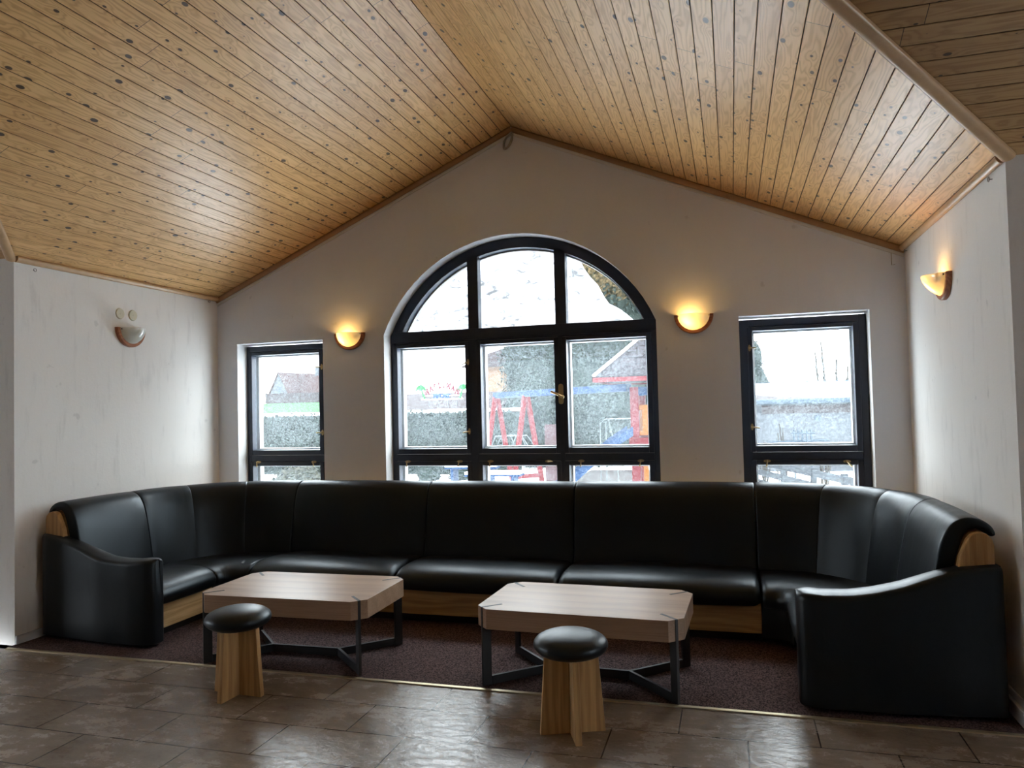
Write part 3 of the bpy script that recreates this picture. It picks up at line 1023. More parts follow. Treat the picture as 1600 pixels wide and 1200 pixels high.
# ================================================================== WALL LAMPS
def wall_lamp(label, loc, rz, lit=True):
    """half-bowl sconce on a wall facing -y; local z = 0 is its straight top edge"""
    t = thing('wall_lamp', label, 'wall lamp', loc, rz, 'half bowl wall lamps')
    n = 28
    mb = MB()
    ro, ri = .149, .122
    rs = []
    for i in range(n + 1):
        a = PI + PI * i / n
        ca, sa = math.cos(a), math.sin(a)
        rs.append([(ro * ca, 0, ro * sa), (ro * ca, -.022, ro * sa), ((ro - .006) * ca, -.030, (ro - .006) * sa), (ri * ca, -.030, ri * sa), (ri * ca, 0, ri * sa)])
    mb.rings(rs)
    mb.build('rim', M['lamp_wood'], t, smooth=35)
    # frosted glass half bowl, open at the top, 3 mm thick
    R, D = .124, .105
    mb = MB()
    def shell(Rr, Dd):
        g = []
        for i in range(11):
            row = []
            q = i / 10
            for k in range(n + 1):
                a = PI + PI * k / n
                rr = Rr * q
                dep = Dd * (1 - q ** 1.7) ** .8
                row.append((rr * math.cos(a), -.026 - dep, rr * math.sin(a) - .0))
            g.append(row)
        return g
    A, B = shell(R, D), shell(R - .004, D - .004)
    vs = [p for r_ in A for p in r_] + [p for r_ in B for p in r_]
    m = n + 1; off = 11 * m
    fs = []
    for i in range(10):
        for k in range(n):
            fs.append((i * m + k, i * m + k + 1, (i + 1) * m + k + 1, (i + 1) * m + k))
            fs.append((off + i * m + k, off + (i + 1) * m + k, off + (i + 1) * m + k + 1, off + i * m + k + 1))
        for k in (0, n):
            fs.append((i * m + k, (i + 1) * m + k, off + (i + 1) * m + k, off + i * m + k))
    for k in range(n):
        fs.append((10 * m + k, 10 * m + k + 1, off + 10 * m + k + 1, off + 10 * m + k))
    mb.add(vs, fs)
    mb.build('shade', M['lamp_glass'], t, smooth=50)
    for sx in (-1, 1):
        mb = MB()
        mb.tube([(sx * .113, -.030, -.012), (sx * .113, -.042, -.012)], .0065, 10)
        mb.build('screw', M['dark_screw'], t, smooth=40)
    mb = MB()
    mb.tube([(.085, -.055, -.035), (.02, -.055, -.035)], .015, 12)
    mb.tube([(.02, -.055, -.035), (-.005, -.055, -.035)], .013, 12)
    mb.build('lamp_holder', M['ivory'], t, smooth=40)
    mb = MB()
    mb.tube([(-.005, -.055, -.035), (-.015, -.055, -.035), (-.03, -.055, -.035), (-.045, -.055, -.035), (-.055, -.055, -.035)], .019, 14, .012)
    mb.build('bulb', M['bulb'] if lit else M['bulb_off'], t, smooth=60)
    return t
wall_lamp('glowing half bowl wall lamp between the left window and the arched window', (-3.240, -.001, 2.197), 0)
wall_lamp('glowing half bowl wall lamp between the arched window and the right window', (-.262, -.001, 2.190), 0)
wall_lamp('glowing half bowl wall lamp on the right side wall', (XR - .001, -1.035, 2.222), -PI / 2)
wall_lamp('unlit half bowl wall lamp on the left side wall', (XL + .001, -1.082, 2.208), PI / 2, lit=False)

# ================================================================== SMALL WALL THINGS
for y, lab in ((-1.179, 'round ivory cover plate above the unlit wall lamp, nearer the hall'),
               (-1.047, 'round ivory cover plate above the unlit wall lamp, nearer the back wall')):
    mb = MB()
    mb.tube([(0, 0, 0), (.006, 0, 0), (.009, 0, 0)], .044, 28, .040)
    mb.tube([(.008, 0, 0), (.0105, 0, 0)], .006, 10)
    o = mb.build('cover_plate', M['ivory'], loc=(XL, y, 2.320), smooth=40)
    tag(o, lab, 'cover plate', 'round ivory cover plates')
def eye(loc, sx, label):
    mb = MB()
    mb.tube([(0, 0, 0), (sx * .012, 0, 0)], .0025, 8)
    mb.tube([(sx * .016, .011 * math.cos(2 * PI * i / 14), .011 * math.sin(2 * PI * i / 14)) for i in range(15)], .0022, 8, cap=False)
    o = mb.build('screw_eye', M['zinc_eye'], loc=loc, smooth=40)
    tag(o, label, 'hook', 'screw eyes under the eaves')
eye((XL, -1.945, 2.535), 1, 'small screw eye high on the left side wall near its front edge')
eye((XL, -.13, 2.552), 1, 'small screw eye high in the far left corner')
eye((XR, -1.911, 2.540), -1, 'small screw eye high on the right side wall near its front edge')
eye((XR, -.086, 2.552), -1, 'small screw eye high in the far right corner')
mb = MB()
for k in range(5):
    a, b = .022 + .006 * (k % 3), .062 + .006 * ((k * 2) % 3)
    ph = .5 + .08 * k
    pts = []
    for i in range(25):
        th = 2 * PI * i / 24
        x, z = a * math.cos(th), b * math.sin(th)
        pts.append((x * math.cos(-.45) - z * math.sin(-.45) + .004 * k, -.012 - .006 * k, x * math.sin(-.45) + z * math.cos(-.45)))
    mb.tube(pts, .0035, 6, cap=False)
mb.tube([(.01, -.012, .05), (.012, -.012, .09), (.014, -.02, .13)], .0035, 6)
tag(mb.build('cable_coil', M['cable'], loc=(-1.735, 0, 3.735), smooth=60), 'coil of pale cable hanging at the peak of the gable', 'cable')
mb = MB()
mb.tube([(1.150, -.004, 2.612), (1.150, -.005, 2.47), (1.172, -.005, 2.472)], .003, 6)
tag(mb.build('bell_wire', M['cable'], smooth=60), 'short thin white wire on the back wall near the right corner', 'wire')

# ================================================================== OUTDOORS
def G(x, y):
    return -0.22
M['leaf_dark'] = foliage('dark_evergreen', (0.002, 0.004, 0.0035), (0.034, 0.046, 0.040), 26.0)
M['leaf_tan'] = foliage('browning_evergreen', (0.008, 0.014, 0.011), (0.13, 0.09, 0.045), 7.0)
M['bush'] = foliage('dull_shrub', (0.010, 0.013, 0.009), (0.050, 0.048, 0.036), 9.0)
M['bark'] = simple('bark', (0.022, 0.018, 0.014), 0.9, 0, 0.3, 20, spec=0.04)
M['red'] = simple('red_painted_wood', (0.08, 0.008, 0.01), 0.5, spec=0.04)
M['blue'] = simple('blue_painted_wood', (0.006, 0.02, 0.055), 0.5, spec=0.04)
M['orange'] = simple('orange_painted_wood', (0.16, 0.06, 0.014), 0.5, spec=0.04)
M['whitepaint'] = simple('white_painted_steel', (0.075, 0.083, 0.086), 0.4, spec=0.04)
M['render_white'] = simple('pale_render', (0.05, 0.054, 0.06), 0.9, spec=0.04)
M['render_orange'] = simple('apricot_render', (0.115, 0.072, 0.046), 0.9, spec=0.04)
M['roof_red'] = simple('red_roof_tiles', (0.03, 0.017, 0.016), 0.8, 0, 0.25, 3, spec=0.04)
M['roof_grey'] = simple('grey_pink_shingles', (0.036, 0.029, 0.030), 0.8, 0, 0.3, 5, spec=0.04)
M['fence_brown'] = simple('weathered_brown_boards', (0.028, 0.022, 0.022), 0.9, 0, 0.25, 4, spec=0.04)
M['grey_wood'] = simple('weathered_grey_boards', (0.03, 0.033, 0.037), 0.9, 0, 0.3, 12, spec=0.04)
M['lawn'] = simple('bright_green_turf', (0.008, 0.042, 0.008), 0.9, spec=0.04)
M['dirt'] = simple('trampled_ground', (0.045, 0.041, 0.04), 0.95, 0, 0.5, 2.5, spec=0.04)
M['zinc'] = simple('zinc_gutter', (0.03, 0.042, 0.055), 0.7, 0.0, spec=0.04)
M['pink'] = simple('faded_pink_board', (0.055, 0.034, 0.036), 0.8, spec=0.04)
M['sign_red'] = simple('red_sign_letters', (0.055, 0.004, 0.009), 0.5, spec=0.04)
M['sign_blue'] = simple('blue_sign_letters', (0.005, 0.022, 0.07), 0.5, spec=0.04)
M['sign_green'] = simple('green_sign_palms', (0.01, 0.075, 0.022), 0.5, spec=0.04)
M['sign_white'] = simple('white_sign_tube', (0.9, 0.92, 0.92), 0.4)
M['hexroof'] = None
t = NT('grey_hexagon_shingles')
br = t.n('ShaderNodeTexBrick', offset=0.5)
br.inputs['Scale'].default_value = 1.0; br.inputs['Brick Width'].default_value = 0.26; br.inputs['Row Height'].default_value = 0.15
br.inputs['Mortar Size'].default_value = 0.012
br.inputs['Color1'].default_value = (0.024, 0.021, 0.024, 1); br.inputs['Color2'].default_value = (0.036, 0.032, 0.035, 1); br.inputs['Mortar'].default_value = (0.008, 0.007, 0.008, 1)
t.l(t.coords(which='UV'), br.inputs['Vector'])
t.base(br.outputs[0]); t.rough(0.9); t.b.inputs['Specular IOR Level'].default_value = 0.05
M['hexroof'] = t.m

# ground
mb = MB()
nx, ny = 44, 34
xs_ = np.linspace(-60, 45, nx); ys_ = np.linspace(.37, 58, ny)
vs = [(x, y, G(x, y) + .012 * math.sin(x * 1.7 + y) * math.cos(y * 1.3) - .025) for y in ys_ for x in xs_]
fs = [(j * nx + i, j * nx + i + 1, (j + 1) * nx + i + 1, (j + 1) * nx + i) for j in range(ny - 1) for i in range(nx - 1)]
mb.add(vs, fs)
o = mb.build('snowy_ground', M['snow'], smooth=80); tag(o, kind='structure')
mb = MB(); mb.box(-40, 40, -60, MY - .31, -.5, -.25)
struct(mb, 'snowy_ground.001', M['snow'])
mb = MB()
mb.add([(-140, 57.5, -.6), (60, 57.5, -.6), (60, 58.5, 1.32), (-140, 58.5, 1.32), (60, 140, 5.0), (-140, 140, 5.0)], [(0, 1, 2, 3), (3, 2, 4, 5)])
struct(mb, 'snowy_hill', M['snow'])
mb = MB()
mb.add([(-100, 61, 1.50), (-30, 60, 1.45), (-30, 99, 3.2), (-63, 99, 3.2), (-70, 99, 3.2), (-100, 99, 3.2)], [(0, 1, 2, 3, 4, 5)])
o = mb.build('lawn', M['lawn']); tag(o, 'bright green turf strip on the slope below the far house', 'lawn')

# snow stuck on the fan of the arched window
mb = MB()
zb = 2.16
edge = [(-1.36, 2.87), (-1.30, 2.835), (-1.24, 2.775), (-1.19, 2.68), (-1.135, 2.60), (-1.08, 2.53), (-1.02, 2.42), (-.98, 2.365), (-.93, 2.335), (-.88, 2.305), (-.83, 2.265), (-.77, 2.205), (-.76, zb)]
ri = AR - .02
a0 = math.asin((zb - ACZ) / ri)
a1 = math.acos((-1.36 - ACX) / ri)
arc = [(ACX + ri * math.cos(a1 + (PI - a0 - a1) * i / 24), ACZ + ri * math.sin(a1 + (PI - a0 - a1) * i / 24)) for i in range(25)]
outl = edge[::-1] + arc[1:]
cx_, cz_ = -1.75, 2.45
rs = []
for y, ins in ((.305, .0), (.312, -.006), (.33, -.012), (.352, -.004), (.36, .012)):
    ring = []
    for i, (x, z) in enumerate(outl):
        d = Vector((x - cx_, z - cz_)).normalized()
        k = 1.0 if i < len(edge) else 0.3
        w = .010 * math.sin(i * 2.1) * (y - .305) * 18 if i < len(edge) else 0
        ring.append((x - d.x * ins * k + d.x * w, y, z - d.y * ins * k + d.y * w))
    rs.append(ring)
mb.rings(rs)
o = mb.build('snow_patch', M['snow_sheet'], smooth=50)
tag(o, 'sheet of white snow sliding down the fan of the arched window', 'snow')

# foliage
def leaf_cloud(mb, blobs, n, size, flat=1.0):
    for _ in range(n):
        c, r = blobs[rng.integers(len(blobs))]
        d = rng.normal(size=3); d /= np.linalg.norm(d)
        q = rng.uniform(.82, 1.06)
        p = np.array(c) + d * np.array(r) * q
        t1 = rng.normal(size=3); t1 -= d * t1.dot(d) * .6; t1 /= np.linalg.norm(t1)
        t2 = np.cross(d, t1); t2 /= (np.linalg.norm(t2) + 1e-9)
        s = size * rng.uniform(.6, 1.4)
        a, b = t1 * s, t2 * s * .55
        mb.add([p - a, p - b * .9, p + a, p + b * .9], [(0, 1, 2, 3)])
def core(mb, c, r, n=14, m=9):
    vs = []; fs = []
    for i in range(m + 1):
        ph = -PI / 2 + PI * i / m
        for k in range(n):
            th = 2 * PI * k / n
            j = .86 + .08 * math.sin(5 * th + 3 * ph)
            vs.append((c[0] + r[0] * j * math.cos(ph) * math.cos(th), c[1] + r[1] * j * math.cos(ph) * math.sin(th), c[2] + r[2] * j * math.sin(ph)))
    for i in range(m):
        for k in range(n):
            fs.append((i * n + k, i * n + (k + 1) % n, (i + 1) * n + (k + 1) % n, (i + 1) * n + k))
    mb.add(vs, fs)
def evergreen(label, loc, blobs, n, size, mat, trunk=.16, group=None):
    t = thing('evergreen_tree', label, 'tree', loc, 0, group)
    mb = MB()
    low = [b for b in blobs if b[0][2] < 4.3]
    top = [b for b in blobs if b[0][2] >= 4.3]
    for nm, bl, m_ in (('foliage', low, mat), ('upper_foliage', top, M['leaf_tan'])):
        if bl:
            mb = MB()
            for c, r in bl:
                core(mb, c, r)
            leaf_cloud(mb, bl, int(n * len(bl) / len(blobs)), size)
            mb.build(nm, m_, t, clean=False)
    mb = MB()
    h = max(c[2] for c, _ in blobs)
    mb.tube([(0, 0, -.3), (.03, 0, h * .5), (0, 0, h)], trunk, 9, trunk * .4)
    mb.build('trunk', M['bark'], t, smooth=60)
    return t
evergreen('broad dark evergreen tree behind the blue swing beam', (-4.35, 16.0, -.2),
          [((0, 0, 1.9), (2.4, 1.6, 2.3)), ((.2, 0, 3.9), (2.1, 1.5, 1.9)), ((.3, -.1, 5.9), (1.9, 1.4, 1.9)), ((.9, 0, 7.2), (1.3, 1.1, 1.9)), ((-1.3, .3, 3.2), (1.2, 1, 1.6)), ((-.9, -.3, 1.3), (1.6, 1.2, 1.7)), ((-.9, 0, 4.2), (1.6, 1.2, 1.5))], 26000, .075, M['leaf_dark'])
evergreen('evergreen tree with a browning crown behind the playhouse roof', (-1.6, 21.0, -.2),
          [((0, 0, 1.7), (2.0, 1.5, 2.2)), ((0, 0, 4.2), (1.7, 1.3, 2.4)), ((-.3, 0, 6.6), (1.3, 1.0, 2.4)), ((.9, 0, 2.8), (1.2, 1.1, 1.8))], 24000, .075, M['leaf_dark'])
evergreen('small dark evergreen at the left end of the garage roof', (.75, 24.5, -.2),
          [((0, 0, 1.5), (.8, .7, 2.1)), ((-.1, 0, 3.2), (.6, .5, 1.2)), ((.65, .2, 1.8), (.45, .4, .7))], 5000, .06, M['leaf_dark'], .08)

def hedge(label, x0, x1, y0, y1, z0, z1, n):
    t = thing('hedge', label, 'hedge', (0, 0, 0))
    mb = MB(); mb.box(x0 + .05, x1 - .05, y0 + .06, y1 - .05, z0, z1 - .06)
    for _ in range(n):
        q = rng.uniform()
        if q < .8:
            p = np.array([rng.uniform(x0, x1), y0 + rng.uniform(-.06, .08), rng.uniform(z0, z1)]); d = np.array([0, -1, .2])
        else:
            p = np.array([rng.uniform(x0, x1), rng.uniform(y0, y1), z1 + rng.uniform(-.06, .05)]); d = np.array([0, -.3, 1.])
        d = d + rng.normal(size=3) * .6; d /= np.linalg.norm(d)
        t1 = np.cross(d, rng.normal(size=3)); t1 /= np.linalg.norm(t1)
        t2 = np.cross(d, t1)
        s = rng.uniform(.025, .06)
        mb.add([p - t1 * s, p - t2 * s * .6, p + t1 * s, p + t2 * s * .6], [(0, 1, 2, 3)])
    mb.build('foliage', M['leaf_dark'], t, clean=False)
    mb = MB(); ms = np.linspace(x0, x1, 60)
    rs = []
    for x in ms:
        h = .045 + .03 * rng.uniform()
        rs.append([(x, y0 + .02, z1 - .03), (x, y0 + .1, z1 + h), (x, y1 - .1, z1 + h), (x, y1, z1 - .03)])
    mb.rings(rs)
    mb.build('snow_cap', M['snow'], t, smooth=60)
hedge('long clipped dark hedge with a snowy top beyond the playground', -16.5, -5.6, 13.0, 14.2, -.25, 1.45, 24000)

def bush(label, loc, r, n, mat):
    t = thing('bush', label, 'bush', loc, 0, 'low bushes outside the windows')
    mb = MB(); core(mb, (0, 0, r[2] * .5), (r[0], r[1], r[2])); leaf_cloud(mb, [((0, 0, r[2] * .5), r)], n, .05)
    mb.build('foliage', mat, t, clean=False)
bush('round dull green bush seen through the lower pane of the left window', (-7.65, 6.2, -.22), (.62, .55, .52), 1800, M['bush'])
for i, (x, y, r) in enumerate(((-7.3, 11.4, .34), (-6.55, 11.6, .30), (-6.0, 11.2, .22))):
    bush(('leftmost', 'middle', 'rightmost')[i] + ' of the three snowy bushes before the hedge in the arched window', (x, y, -.2), (r, r * .9, r * .95), 500, M['leaf_dark'])

# swing set
def lerp3(a, b, t):
    return Vector(a) + (Vector(b) - Vector(a)) * t
sw = thing('swing_set', 'playground swing frame with a blue beam on red A-shaped legs', 'swing set', (-3.4, 8.5, -.2))
def loc(p): return Vector(p) - Vector((-3.4, 8.5, -.2))
b0, b1 = Vector((-5.24, 10.55, 1.80)), Vector((-1.66, 6.72, 1.80))
mb = MB(); mb.bar(loc(b0), loc(b1), .12, .13)
mb.build('beam', M['blue'], sw, bevel=.01)
dirb = (b1 - b0).normalized(); perp = Vector((dirb.y, -dirb.x, 0)).normalized()
for tpos in (.01, .29):
    apx = lerp3(b0, b1, tpos); apx.z = 1.76
    for s in (-1, 1):
        ft = Vector((apx.x, apx.y, -.2)) + perp * s * .36
        mb = MB(); mb.bar(loc(apx + perp * s * .03), loc(ft), .09, .09, up=dirb)
        mb.build('leg', M['red'], sw, bevel=.01)
apx = lerp3(b0, b1, .29)
mb = MB()
for z in (.05, .32):
    w = .36 * (1 - (z + .2) / 2.0)
    mb.bar(loc(Vector((apx.x, apx.y, z)) - perp * w), loc(Vector((apx.x, apx.y, z)) + perp * w), .04, .09)
mb.build('rung', M['red'], sw)
# playhouse tower
ph = thing('playhouse', 'red and orange playhouse tower with a shingled roof and blue slide', 'playhouse', (-1.55, 6.6, -.2))
for px_, py_ in ((0, 0), (.95, 0), (0, .95), (.95, .95)):
    mb = MB(); mb.box(px_ - .07, px_ + .07, py_ - .07, py_ + .07, -.02, 2.0)
    mb.build('post', M['red'], ph, bevel=.01)
mb = MB(); mb.box(-.1, 1.05, -.1, 1.05, 1.02, 1.16)
mb.build('platform', M['red'], ph, bevel=.01)
mb = MB(); mb.box(-.08, 1.03, -.06, .06, 1.86, 2.0); mb.box(-.06, .06, -.06, 1.0, 1.86, 2.0)
mb.build('top_beam', M['blue'], ph, bevel=.01)
for ax in (0, 1):
    mb = MB()
    for i in range(5):
        q = .12 + i * .155
        if ax == 0: mb.box(q, q + .09, -.02, .02, 1.20, 1.64)
        else: mb.box(-.02, .02, q, q + .09, 1.20, 1.64)
    if ax == 0:
        mb.box(.05, .9, -.03, .03, 1.62, 1.70); mb.box(.05, .9, -.03, .03, 1.20, 1.27)
    else:
        mb.box(-.03, .03, .05, .9, 1.62, 1.70); mb.box(-.03, .03, .05, .9, 1.20, 1.27)
    mb.build('railing', M['orange'], ph)
mb = MB()
for i in range(3):
    mb.box(.12 + i * .26, .2 + i * .26, -.02, .02, .1, 1.02)
mb.build('lower_slats', M['orange'], ph)
# hipped roof with its own uv so the shingles run level
bm = bmesh.new(); uvl = bm.loops.layers.uv.new('UVMap')
e0, e1, zE, zA = -.58, 1.50, 2.17, 3.15
cs = [(e0, e0), (e1, e0), (e1, e1), (e0, e1)]
ap_ = ((e0 + e1) / 2, (e0 + e1) / 2)
for i in range(4):
    a, b = cs[i], cs[(i + 1) % 4]
    f = bm.faces.new([bm.verts.new((a[0], a[1], zE)), bm.verts.new((b[0], b[1], zE)), bm.verts.new((ap_[0], ap_[1], zA))])
    for lp, uv in zip(f.loops, ((0, 0), (2.08, 0), (1.04, 1.43))):
        lp[uvl].uv = uv
    f2 = bm.faces.new([bm.verts.new((a[0], a[1], zE - .06)), bm.verts.new((b[0], b[1], zE - .06)), bm.verts.new((b[0], b[1], zE)), bm.verts.new((a[0], a[1], zE))])
bm.faces.new([bm.verts.new((x, y, zE - .06)) for x, y in cs])
me = bpy.data.meshes.new('roof'); bm.to_mesh(me); bm.free(); me.materials.append(M['hexroof'])
o = bpy.data.objects.new('roof', me); C.objects.link(o); o.parent = ph
mb = MB()
for c_ in cs:
    mb.bar((c_[0], c_[1], zE + .02), (ap_[0], ap_[1], zA + .03), .06, .03)
mb.build('hip_snow', M['snow'], ph)
mb = MB()
for i in range(4):
    a, b = cs[i], cs[(i + 1) % 4]
    mb.bar((a[0], a[1], zE - .05), (b[0], b[1], zE - .05), .04, .07)
mb.build('fascia', M['red'], ph)
mb = MB()
pth = [Vector((-.05, -.32, 1.24)), Vector((-.35, -.42, 1.05)), Vector((-.95, -.6, .52)), Vector((-1.45, -.75, .22)), Vector((-1.7, -.82, .16))]
rs = []
for i, p in enumerate(pth):
    d = (pth[min(i + 1, 4)] - pth[max(i - 1, 0)]); side = Vector((-d.y, d.x, 0)).normalized()
    rs.append([p - side * .25 + Vector((0, 0, .12)), p - side * .22, p + side * .22, p + side * .25 + Vector((0, 0, .12)), p + side * .25 - Vector((0, 0, .03)), p - side * .25 - Vector((0, 0, .03))])
mb.rings(rs)
mb.build('slide', M['blue'], ph, smooth=30)

def tubes(name, label, cat, segs, r, mat, group=None):
    mb = MB()
    for s_ in segs:
        mb.tube(s_, r, 8)
    return tag(mb.build(name, mat, smooth=60), label, cat, group)
segs = []
for y in (12.0, 12.5):
    segs.append([(-5.86, y, -.2), (-5.84, y, .55), (-5.70, y, .80), (-5.04, y, .81), (-4.86, y, .55), (-4.84, y, -.2)])
    segs.append([(-5.84, y, .52), (-4.86, y, .52)])
for i in range(6):
    x = -5.72 + i * .135
    segs.append([(x, 12.0, .80), (x, 12.5, .80)])
    segs.append([(x, 12.0, .80), (x + (.12 if i % 2 else -.12), 12.0, .52)])
tubes('climbing_frame', 'low white tubular climbing frame behind the swing legs', 'climbing frame', segs, .014, M['whitepaint'])
segs = []
for y in (9.0, 9.7):
    segs.append([(-2.56, y, -.22), (-2.55, y, 1.15), (-2.45, y, 1.23), (-1.2, y, 1.23), (-1.0, y, 1.1), (-.9, y, -.22)])
segs += [[(-2.38, 9.0, 1.22), (-2.24, 9.0, .6), (-2.2, 9.0, -.22)]]
for i in range(7):
    segs.append([(-2.4 + i * .2, 9.0, 1.23), (-2.4 + i * .2, 9.7, 1.23)])
tubes('monkey_bars', 'white tubular monkey bars beside the playhouse post', 'climbing frame', segs, .009, M['whitepaint'])
mb = MB(); mb.box(-4.20, -3.74, 11.0, 11.05, -.22, 1.10)
tag(mb.build('board', M['pink'], bevel=.01), 'faded pink upright board before the dark evergreen tree', 'board')

def bench(label, loc, rz):
    t = thing('picnic_bench', label, 'bench', loc, rz, 'blue picnic benches outside')
    for y in (-.14, .0, .14):
        mb = MB(); mb.box(-.55, .55, y - .06, y + .06, .42, .46)
        mb.build('plank', M['blue'], t)
    for x in (-.4, .4):
        mb = MB(); mb.box(x - .03, x + .03, -.18, .18, 0, .42)
        mb.build('leg', M['blue'], t)
    mb = MB(); mb.box(-.55, .55, -.2, .2, .46, .51)
    mb.build('snow_cover', M['snow'], t, bevel=.015)
    return t
bn = bench('blue picnic bench with snow on it, nearer the arched window', (-4.45, 7.9, -.22), .05)
copy_thing(bn, (-5.25, 8.9, -.16), .05, 'blue picnic bench with snow on it, nearer the swing legs')
mb = MB(); mb.box(-3.7, -.3, 9.3, 14.2, -.27, -.222)
tag(mb.build('trampled_patch', M['dirt']), 'brown trampled patch of ground around the monkey bars', 'ground')

# far houses and the sign
def gable_house(name, label, loc, w, d, eave, ridge, wall, roof, rz=0.0, over=.4, snow=False):
    t = thing(name, label, 'building', loc, rz)
    mb = MB()
    poly = [(-w / 2, -.5), (w / 2, -.5), (w / 2, eave), (0, ridge), (-w / 2, eave)]
    mb.prism_y(poly, -d / 2, d / 2)
    mb.build('walls', wall, t)
    k = (ridge - eave) / (w / 2)
    for s in (-1, 1):
        a = Vector((s * (w / 2 + over), 0, eave - k * over)); b = Vector((0, 0, ridge))
        off = Vector((0, 0, .16))
        mb = MB()
        mb.rings([[a + Vector((0, y, 0)), b + Vector((0, y, 0)), b + off + Vector((0, y, 0)), a + off + Vector((0, y, 0))] for y in (-d / 2 - over, d / 2 + over)])
        mb.build('roof_slope', roof, t)
    return t
h = gable_house('house', 'far house with a red tiled roof and white gable in the left window', (-74.2, 112, 3.0), 6.2, 9, .6, 5.6, M['render_white'], M['roof_red'], math.radians(-12))
mb = MB(); mb.box(.5, 8.5, -2.0, 3.5, -.5, .9)
mb.build('wing', M['render_white'], h)
mb = MB()
rs = [[Vector((x, -3.2, .9)), Vector((x, .8, 5.3)), Vector((x, 4.4, .9))] for x in (.4, 9.0)]
mb.rings(rs); mb.build('wing_roof', M['roof_red'], h)
mb = MB(); mb.box(3.4, 5.0, .6, 1.4, 4.2, 6.6)
mb.build('chimney', M['render_white'], h)
mb = MB(); mb.box(-.25, .25, -4.56, -4.5, 1.6, 3.2)
mb.build('gable_window', M['zinc'], h)
t = thing('board_fence', 'weathered brown board fence below the far house', 'fence', (0, 0, 0))
for i in range(7):
    x = -72.6 + i * 3.2
    z1 = 4.85 - .03 * i
    mb = MB(); mb.box(x, x + 3.1, 100, 100.12, 2.6, z1)
    mb.build('panel', M['fence_brown'], t)
    mb = MB(); mb.box(x - .1, x + .06, 99.9, 100.1, 2.6, z1 + .1)
    mb.build('post', M['fence_brown'], t)
h = gable_house('bar_building', 'low building with a grey pink roof behind the hedge', (0, 0, 0), 4, 4, 1, 2, M['render_white'], M['roof_grey'])
for ch in list(h.children):
    bpy.data.objects.remove(ch)
mb = MB(); mb.box(-19.5, -11.6, 30, 34, -.4, 1.5)
mb.build('walls', M['render_white'], h)
mb = MB(); mb.rings([[(x, 29.7, 1.42), (x, 32, 2.42), (x, 34.3, 1.42)] for x in (-19.8, -11.3)])
mb.build('roof_slope', M['roof_grey'], h)
h['category'] = 'building'
ob = thing('apricot_building', 'apricot rendered building half hidden behind the dark evergreen tree', 'building', (-12.4, 42, -.3))
mb = MB(); mb.box(-3.75, 3.5, -2, 4, 0, 4.6)
mb.build('walls', M['render_orange'], ob)
mb = MB()
mb.rings([[(-4.3, y, 4.5), (-3.2, y, 5.1), (0, y, 6.0), (4.2, y, 4.5)] for y in (-2.6, 4.5)])
mb.build('roof', M['roof_grey'], ob)
mb = MB(); mb.box(-4.2, 3.9, -2.9, -2.0, 1.7, 1.85)
mb.build('canopy', M['roof_grey'], ob)

def text_mesh(body, size, extrude):
    cu = bpy.data.curves.new('lettering', 'FONT')
    cu.body = body; cu.size = size; cu.extrude = extrude; cu.align_x = 'CENTER'; cu.offset = 0.032
    o = bpy.data.objects.new('lettering', cu); C.objects.link(o)
    dg = bpy.context.evaluated_depsgraph_get()
    me = bpy.data.meshes.new_from_object(o.evaluated_get(dg))
    bpy.data.objects.remove(o)
    return me
sg = thing('roof_sign', 'bar sign with red arched letters and green palms on the grey pink roof', 'sign', (-13.86, 29.0, 2.0), math.radians(8))
word = 'MARLIMAN'
for i, ch_ in enumerate(word):
    a = (i - 3.5) / 3.5
    me = text_mesh(ch_, .40, .03)
    me.materials.clear(); me.materials.append(M['sign_red'])
    o = bpy.data.objects.new('letter', me); C.objects.link(o); o.parent = sg
    o.location = (a * .74, 0, .60 - .30 * a * a)
    o.rotation_euler = (PI / 2, math.radians(22) * a, 0)
    o.scale = (.68, 1, 1)
me = text_mesh('BIG BIT', .26, .03); me.materials.clear(); me.materials.append(M['sign_blue'])
o = bpy.data.objects.new('lower_lettering', me); C.objects.link(o); o.parent = sg
o.location = (-.02, 0, .10); o.rotation_euler = (PI / 2, 0, 0)
mb = MB()
mb.tube([(-1.05, 0, .04), (1.05, 0, .04), (.88, 0, .22), (-.88, 0, .22), (-1.05, 0, .04)], .022, 6)
mb.build('outline', M['sign_white'], sg)
for s in (-1, 1):
    mb = MB()
    mb.tube([(s * .90, 0, .06), (s * .97, 0, .3), (s * 1.08, 0, .55)], .06, 6, .045)
    for k in range(6):
        a = PI * k / 5
        tip = (s * 1.08 + .30 * math.cos(a), 0, .56 + .22 * math.sin(a) - .10 * abs(math.cos(a)))
        md = (s * 1.08 + .17 * math.cos(a), 0, .60 + .17 * math.sin(a))
        mb.tube([(s * 1.08, 0, .55), md, tip], .10, 6, .03)
    mb.build('palm', M['sign_green'], sg)
mb = MB()
for x in (-.7, -.2, .3, .75):
    mb.tube([(x, 0, .03), (x - .12, .6, -.30)], .015, 5)
mb.build('support', M['steel'], sg)

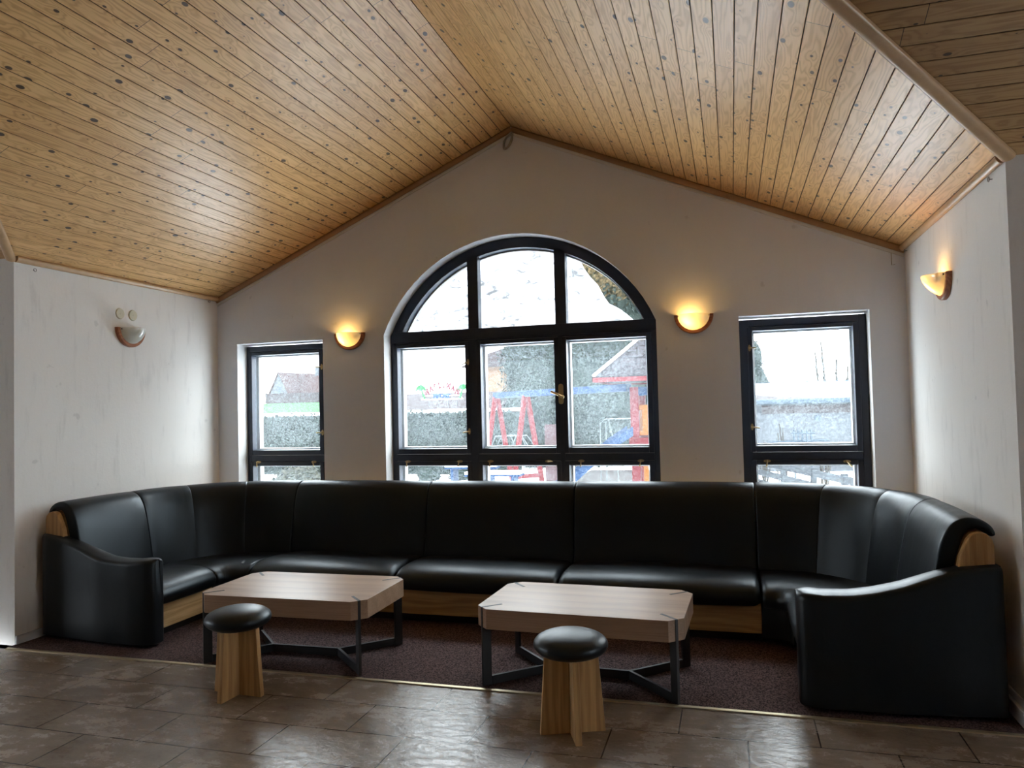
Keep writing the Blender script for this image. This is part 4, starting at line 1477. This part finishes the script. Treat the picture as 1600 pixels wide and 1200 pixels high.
# garage seen through the right window
ga = thing('garage', 'low pale garage with a snow covered roof in the right window', 'building', (0, 0, 0))
mb = MB(); mb.box(.42, 6.2, 14.0, 19.5, -.4, 1.50)
mb.build('walls', M['render_white'], ga)
mb = MB(); mb.rings([[(x, 13.75, 1.50), (x, 13.75, 1.56), (x, 18.0, 2.00), (x, 20, 1.7), (x, 20, 1.5)] for x in (.15, 6.5)])
mb.build('roof', M['roof_grey'], ga)
mb = MB(); mb.rings([[(x, 13.85 + o1, 1.575 + o2), (x, 13.9 + o1, 1.66 + o2), (x, 17.9, 2.06), (x, 18.3, 2.02)] for x, o1, o2 in ((.2, 1.6, .16), (.9, .9, .09), (1.6, .35, .03), (2.3, .05, 0), (6.4, 0, 0))])
mb.build('roof_snow', M['snow'], ga, smooth=50)
mb = MB(); mb.bar((.2, 18.05, 2.07), (6.4, 18.05, 2.07), .1, .05)
mb.build('ridge_cap', M['zinc'], ga)
mb = MB(); mb.tube([(.15, 13.70, 1.50), (6.5, 13.70, 1.50)], .06, 10)
mb.build('gutter', M['zinc'], ga, smooth=60)
mb = MB(); mb.box(.72, 6.2, 13.95, 14.0, 1.20, 1.40)
mb.build('lintel_board', M['fence_brown'], ga)
mb = MB(); mb.tube([(2.03, 13.90, 1.08), (2.03, 14.0, 1.08)], .075, 20)
mb.build('round_vent', M['zinc'], ga, smooth=40)

for i, (x, hgt, ln, lab) in enumerate(((3.36, 3.6, -.16, 'leftmost'), (3.62, 4.0, -.2, 'second from left'), (3.86, 3.3, .1, 'third from left'), (4.15, 3.0, .22, 'rightmost'))):
    t = thing('bare_tree', lab + ' of the thin bare trees behind the garage', 'tree', (x, 25.5, -.2), 0, 'bare trees behind the garage')
    mb = MB()
    mb.tube([(0, 0, 0), (ln * .4, 0, hgt * .5), (ln, 0, hgt)], .08, 7, .025)
    mb.build('trunk', M['bark'], t, smooth=60)
    mb = MB()
    for k in range(7):
        q = .45 + .08 * k
        b0_ = Vector((ln * q, 0, hgt * q)); dx_ = (.22 if k % 2 else -.22) * (1.1 - q)
        mb.tube([b0_, b0_ + Vector((dx_ * .5, 0, .2)), b0_ + Vector((dx_, .1, .5))], .025, 5, .012)
    mb.build('twigs', M['bark'], t, smooth=60)

segs = [[(1.10 + i * .075, 9, .30), (1.10 + i * .075, 9, .97)] for i in range(5)] + [[(1.05, 9, .90), (1.47, 9, .90)], [(.64, 9, .74), (1.70, 9, .77)], [(1.1, 9, -.2), (1.1, 9, .5)], [(1.4, 9, -.2), (1.4, 9, .5)]]
tubes('metal_trellis', 'small grey metal trellis before the pale garage wall', 'trellis', segs, .017, M['zinc'])
for j, (x0, lab) in enumerate(((.60, 'clump of dry twigs nearest the left frame of the right window'), (.90, 'tall clump of dry twigs left of the metal trellis'), (1.62, 'sparse dry twigs right of the metal trellis'))):
    segs = []
    for k in range(9):
        b = random.uniform(-.06, .06); tpx = random.uniform(-.16, .16); hh = random.uniform(.5, 1.3 if j == 1 else .95)
        segs.append([(x0 + b, 9.1, -.22), (x0 + b + tpx * .4, 9.1, -.2 + hh * .6), (x0 + b + tpx, 9.15, -.2 + hh)])
    tubes('dry_twigs', lab, 'shrub', segs, .012, M['bark'], 'dry twigs before the garage')

sf = thing('slatted_fence', 'weathered slatted fence receding outside the right window', 'fence', (0, 0, 0))
pa, pb = Vector((.30, 8.0, 0)), Vector((1.75, 2.4, 0))
for z in (.53, .36, .19, .02):
    mb = MB(); mb.bar(pa + Vector((0, 0, z - .06)), pb + Vector((0, 0, z)), .03, .095)
    mb.build('rail', M['grey_wood'], sf)
for q in (.02, .3, .52, .70, .86, .98):
    p = pa + (pb - pa) * q
    mb = MB(); mb.box(p.x - .04, p.x + .04, p.y + .02, p.y + .10, -.25, .58)
    mb.build('post', M['grey_wood'], sf)
